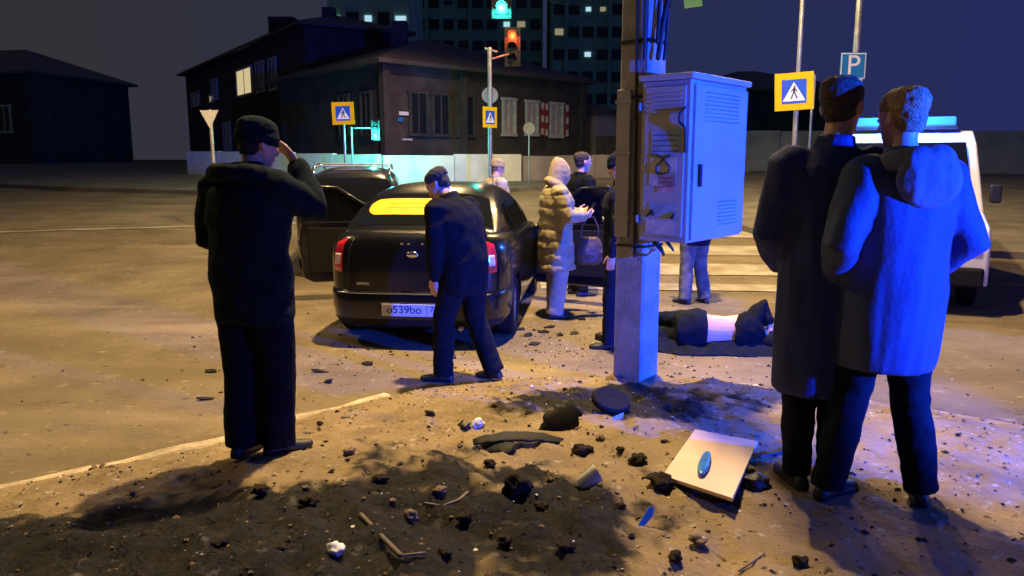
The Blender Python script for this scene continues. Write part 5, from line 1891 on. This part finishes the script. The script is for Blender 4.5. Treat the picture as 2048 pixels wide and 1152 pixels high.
curved_piece('long black plastic strip lying across the darkened earth', 1040, 886, .50, .09, .25, (R(14), R(4), R(12)), .045)
curved_piece('broken dark splash guard near the long plastic strip', 985, 902, .24, .13, .4, (R(20), R(-10), R(-25)), .04)
# black wheel cover leaning by the pole foot
p = gv(1222, 822)
cv = thing('wheel_cover', 'round black wheel cover propped at the foot of the pole', 'wheel cover', p + V((0, 0, .07)))
cv.rotation_euler = (R(-58), R(8), R(25))
mb = MB()
r3 = lambda r, y, n=28: [V((r * math.cos(a), y, r * .8 * math.sin(a))) for a in [2 * math.pi * i / n for i in range(n)]]
mb.loft([r3(.125, .02), r3(.13, 0), r3(.115, -.02), r3(.10, -.014), r3(.05, -.030), r3(.02, -.022)])
B(mb, 'disc', 'rubber', cv, smooth=True)
def stick(label, pix, r, m='wood_stick', name='stick', cat='stick', lift=.012):
    P = [gv(*q_) + V((0, 0, lift)) for q_ in pix]
    o = B(MB().tube([q_ - P[0] for q_ in P], r, 8), name, m, smooth=True)
    o.location = P[0]
    return tag(o, label, cat)
stick('long straight grey stick lying in the dark earth', [(722, 1035), (760, 1075), (800, 1116)], .010)
stick('short pale twig at the tip of the long stick', [(806, 1117), (850, 1112)], .006, 'dry_stalk', 'twig', 'twig')
stick('thin dark rod lying between the cream board and the tall man', [(1520, 918), (1562, 908), (1606, 896)], .008, 'black', 'rod', 'rod')
stick('dry bent stalk in the sand below the blue shard', [(1478, 1148), (1505, 1130), (1528, 1112)], .004, 'dry_stalk', 'twig', 'twig')
stick('curved pale root crossing the dark earth', [(850, 1012), (885, 1018), (918, 1005), (935, 990)], .007, 'dry_stalk', 'root', 'root')

# loose crumbs of earth and gravel (uncountable)
def crumbs(name, label, n, area, m, rmin, rmax, zf):
    mb = MB()
    for _ in range(n):
        x, y = area()
        r = random.uniform(rmin, rmax) * (1 if random.random() < .85 else 1.9)
        z = zf(x, y)
        pts = [V((random.uniform(.6, 1.2) * a * r * 1.2, random.uniform(.6, 1.2) * b * r, random.uniform(.5, 1) * c * r * .7)) for a, b, c in ((1, 0, 0), (-1, 0, 0), (0, 1, 0), (0, -1, 0), (0, 0, 1), (0, 0, -1))]
        rz = Matrix.Rotation(random.uniform(0, 6.3), 3, 'Z')
        mb.add([rz @ q_ + V((x, y, z + r * .25)) for q_ in pts], [(0, 2, 4), (2, 1, 4), (1, 3, 4), (3, 0, 4), (2, 0, 5), (1, 2, 5), (3, 1, 5), (0, 3, 5)])
    o = B(mb, name, m)
    return tag(o, label, 'debris', kind='stuff')
def va():
    while True:
        x, y = random.uniform(-3.2, 3.6), random.uniform(2.0, 6.0)
        if kerb_y(x) - y > .05: return x, y
def ra():
    while True:
        x, y = random.gauss(.3, 1.6), random.gauss(6.9, 1.0)
        if kerb_y(x) - y < -.1: return x, y
crumbs('soil_crumbs', 'dark crumbs of soil scattered over the verge', 1500, va, 'soil', .003, .011, verge_z)
crumbs('gravel', 'pale gravel bits scattered over the verge', 1300, va, 'soil_tan', .003, .012, verge_z)
crumbs('road_grit', 'dark crash grit scattered on the road round the sedan', 700, ra, 'soil', .004, .013, road_f)
crumbs('glass_crumbs', 'pale glass crumbs scattered round the pole', 500, lambda: ra() if random.random() < .5 else va(), 'paper_white', .003, .007, lambda x, y: verge_z(x, y) if kerb_y(x) > y else road_f(x, y))
# larger dark fragments on the asphalt
k_ = 0
for px, py in ((1055, 672), (1085, 665), (1120, 672), (1150, 668), (1070, 690), (1165, 640), (1100, 655), (640, 745), (655, 765), (420, 745), (410, 800), (735, 730), (1040, 660)):
    p = gv(px, py)
    mb = MB().prism([(random.uniform(.02, .08) * math.cos(a), random.uniform(.015, .055) * math.sin(a)) for a in [2 * math.pi * (i + random.uniform(-.3, .3)) / 7 for i in range(7)]], -.005, .005)
    o = B(mb, 'plastic_fragment', 'plastic_trim')
    o.rotation_euler = (R(-80), R(random.uniform(-12, 12)), random.uniform(-1, 1))
    o.location = p + V((0, 0, .012))
    tag(o, 'flat dark crash fragment lying on the asphalt', 'fragment', 'crash fragments on the road')
# dead grass in the dark earth
mb = MB()
cnt = 0
while cnt < 2600:
    x, y = random.uniform(-3.2, 1.6), random.uniform(1.9, 5.2)
    if kerb_y(x) - y < .08 or soil_shade_mask(x, y) * random.uniform(.5, 1.2) < .5 or noise.noise(V((x * 2.2, y * 2.2, 7))) < -.05: continue
    cnt += 1
    z = verge_z(x, y)
    h_ = random.uniform(.006, .020)
    a = random.uniform(0, 6.28)
    w_ = V((math.cos(a), math.sin(a), 0)) * .0016
    l_ = V((random.gauss(0, 1), random.gauss(0, 1), 0)) * h_ * 1.6
    b0 = V((x, y, z - .003))
    mb.add([b0 - w_, b0 + w_, b0 + l_ * .4 + V((0, 0, h_ * .6)) + w_ * .6, b0 + l_ + V((0, 0, h_))], [(0, 1, 2), (0, 2, 3)])
o = B(mb, 'dead_grass', 'dead_grass')
tag(o, 'flattened dead grass growing in the dark earth', 'grass', kind='stuff')
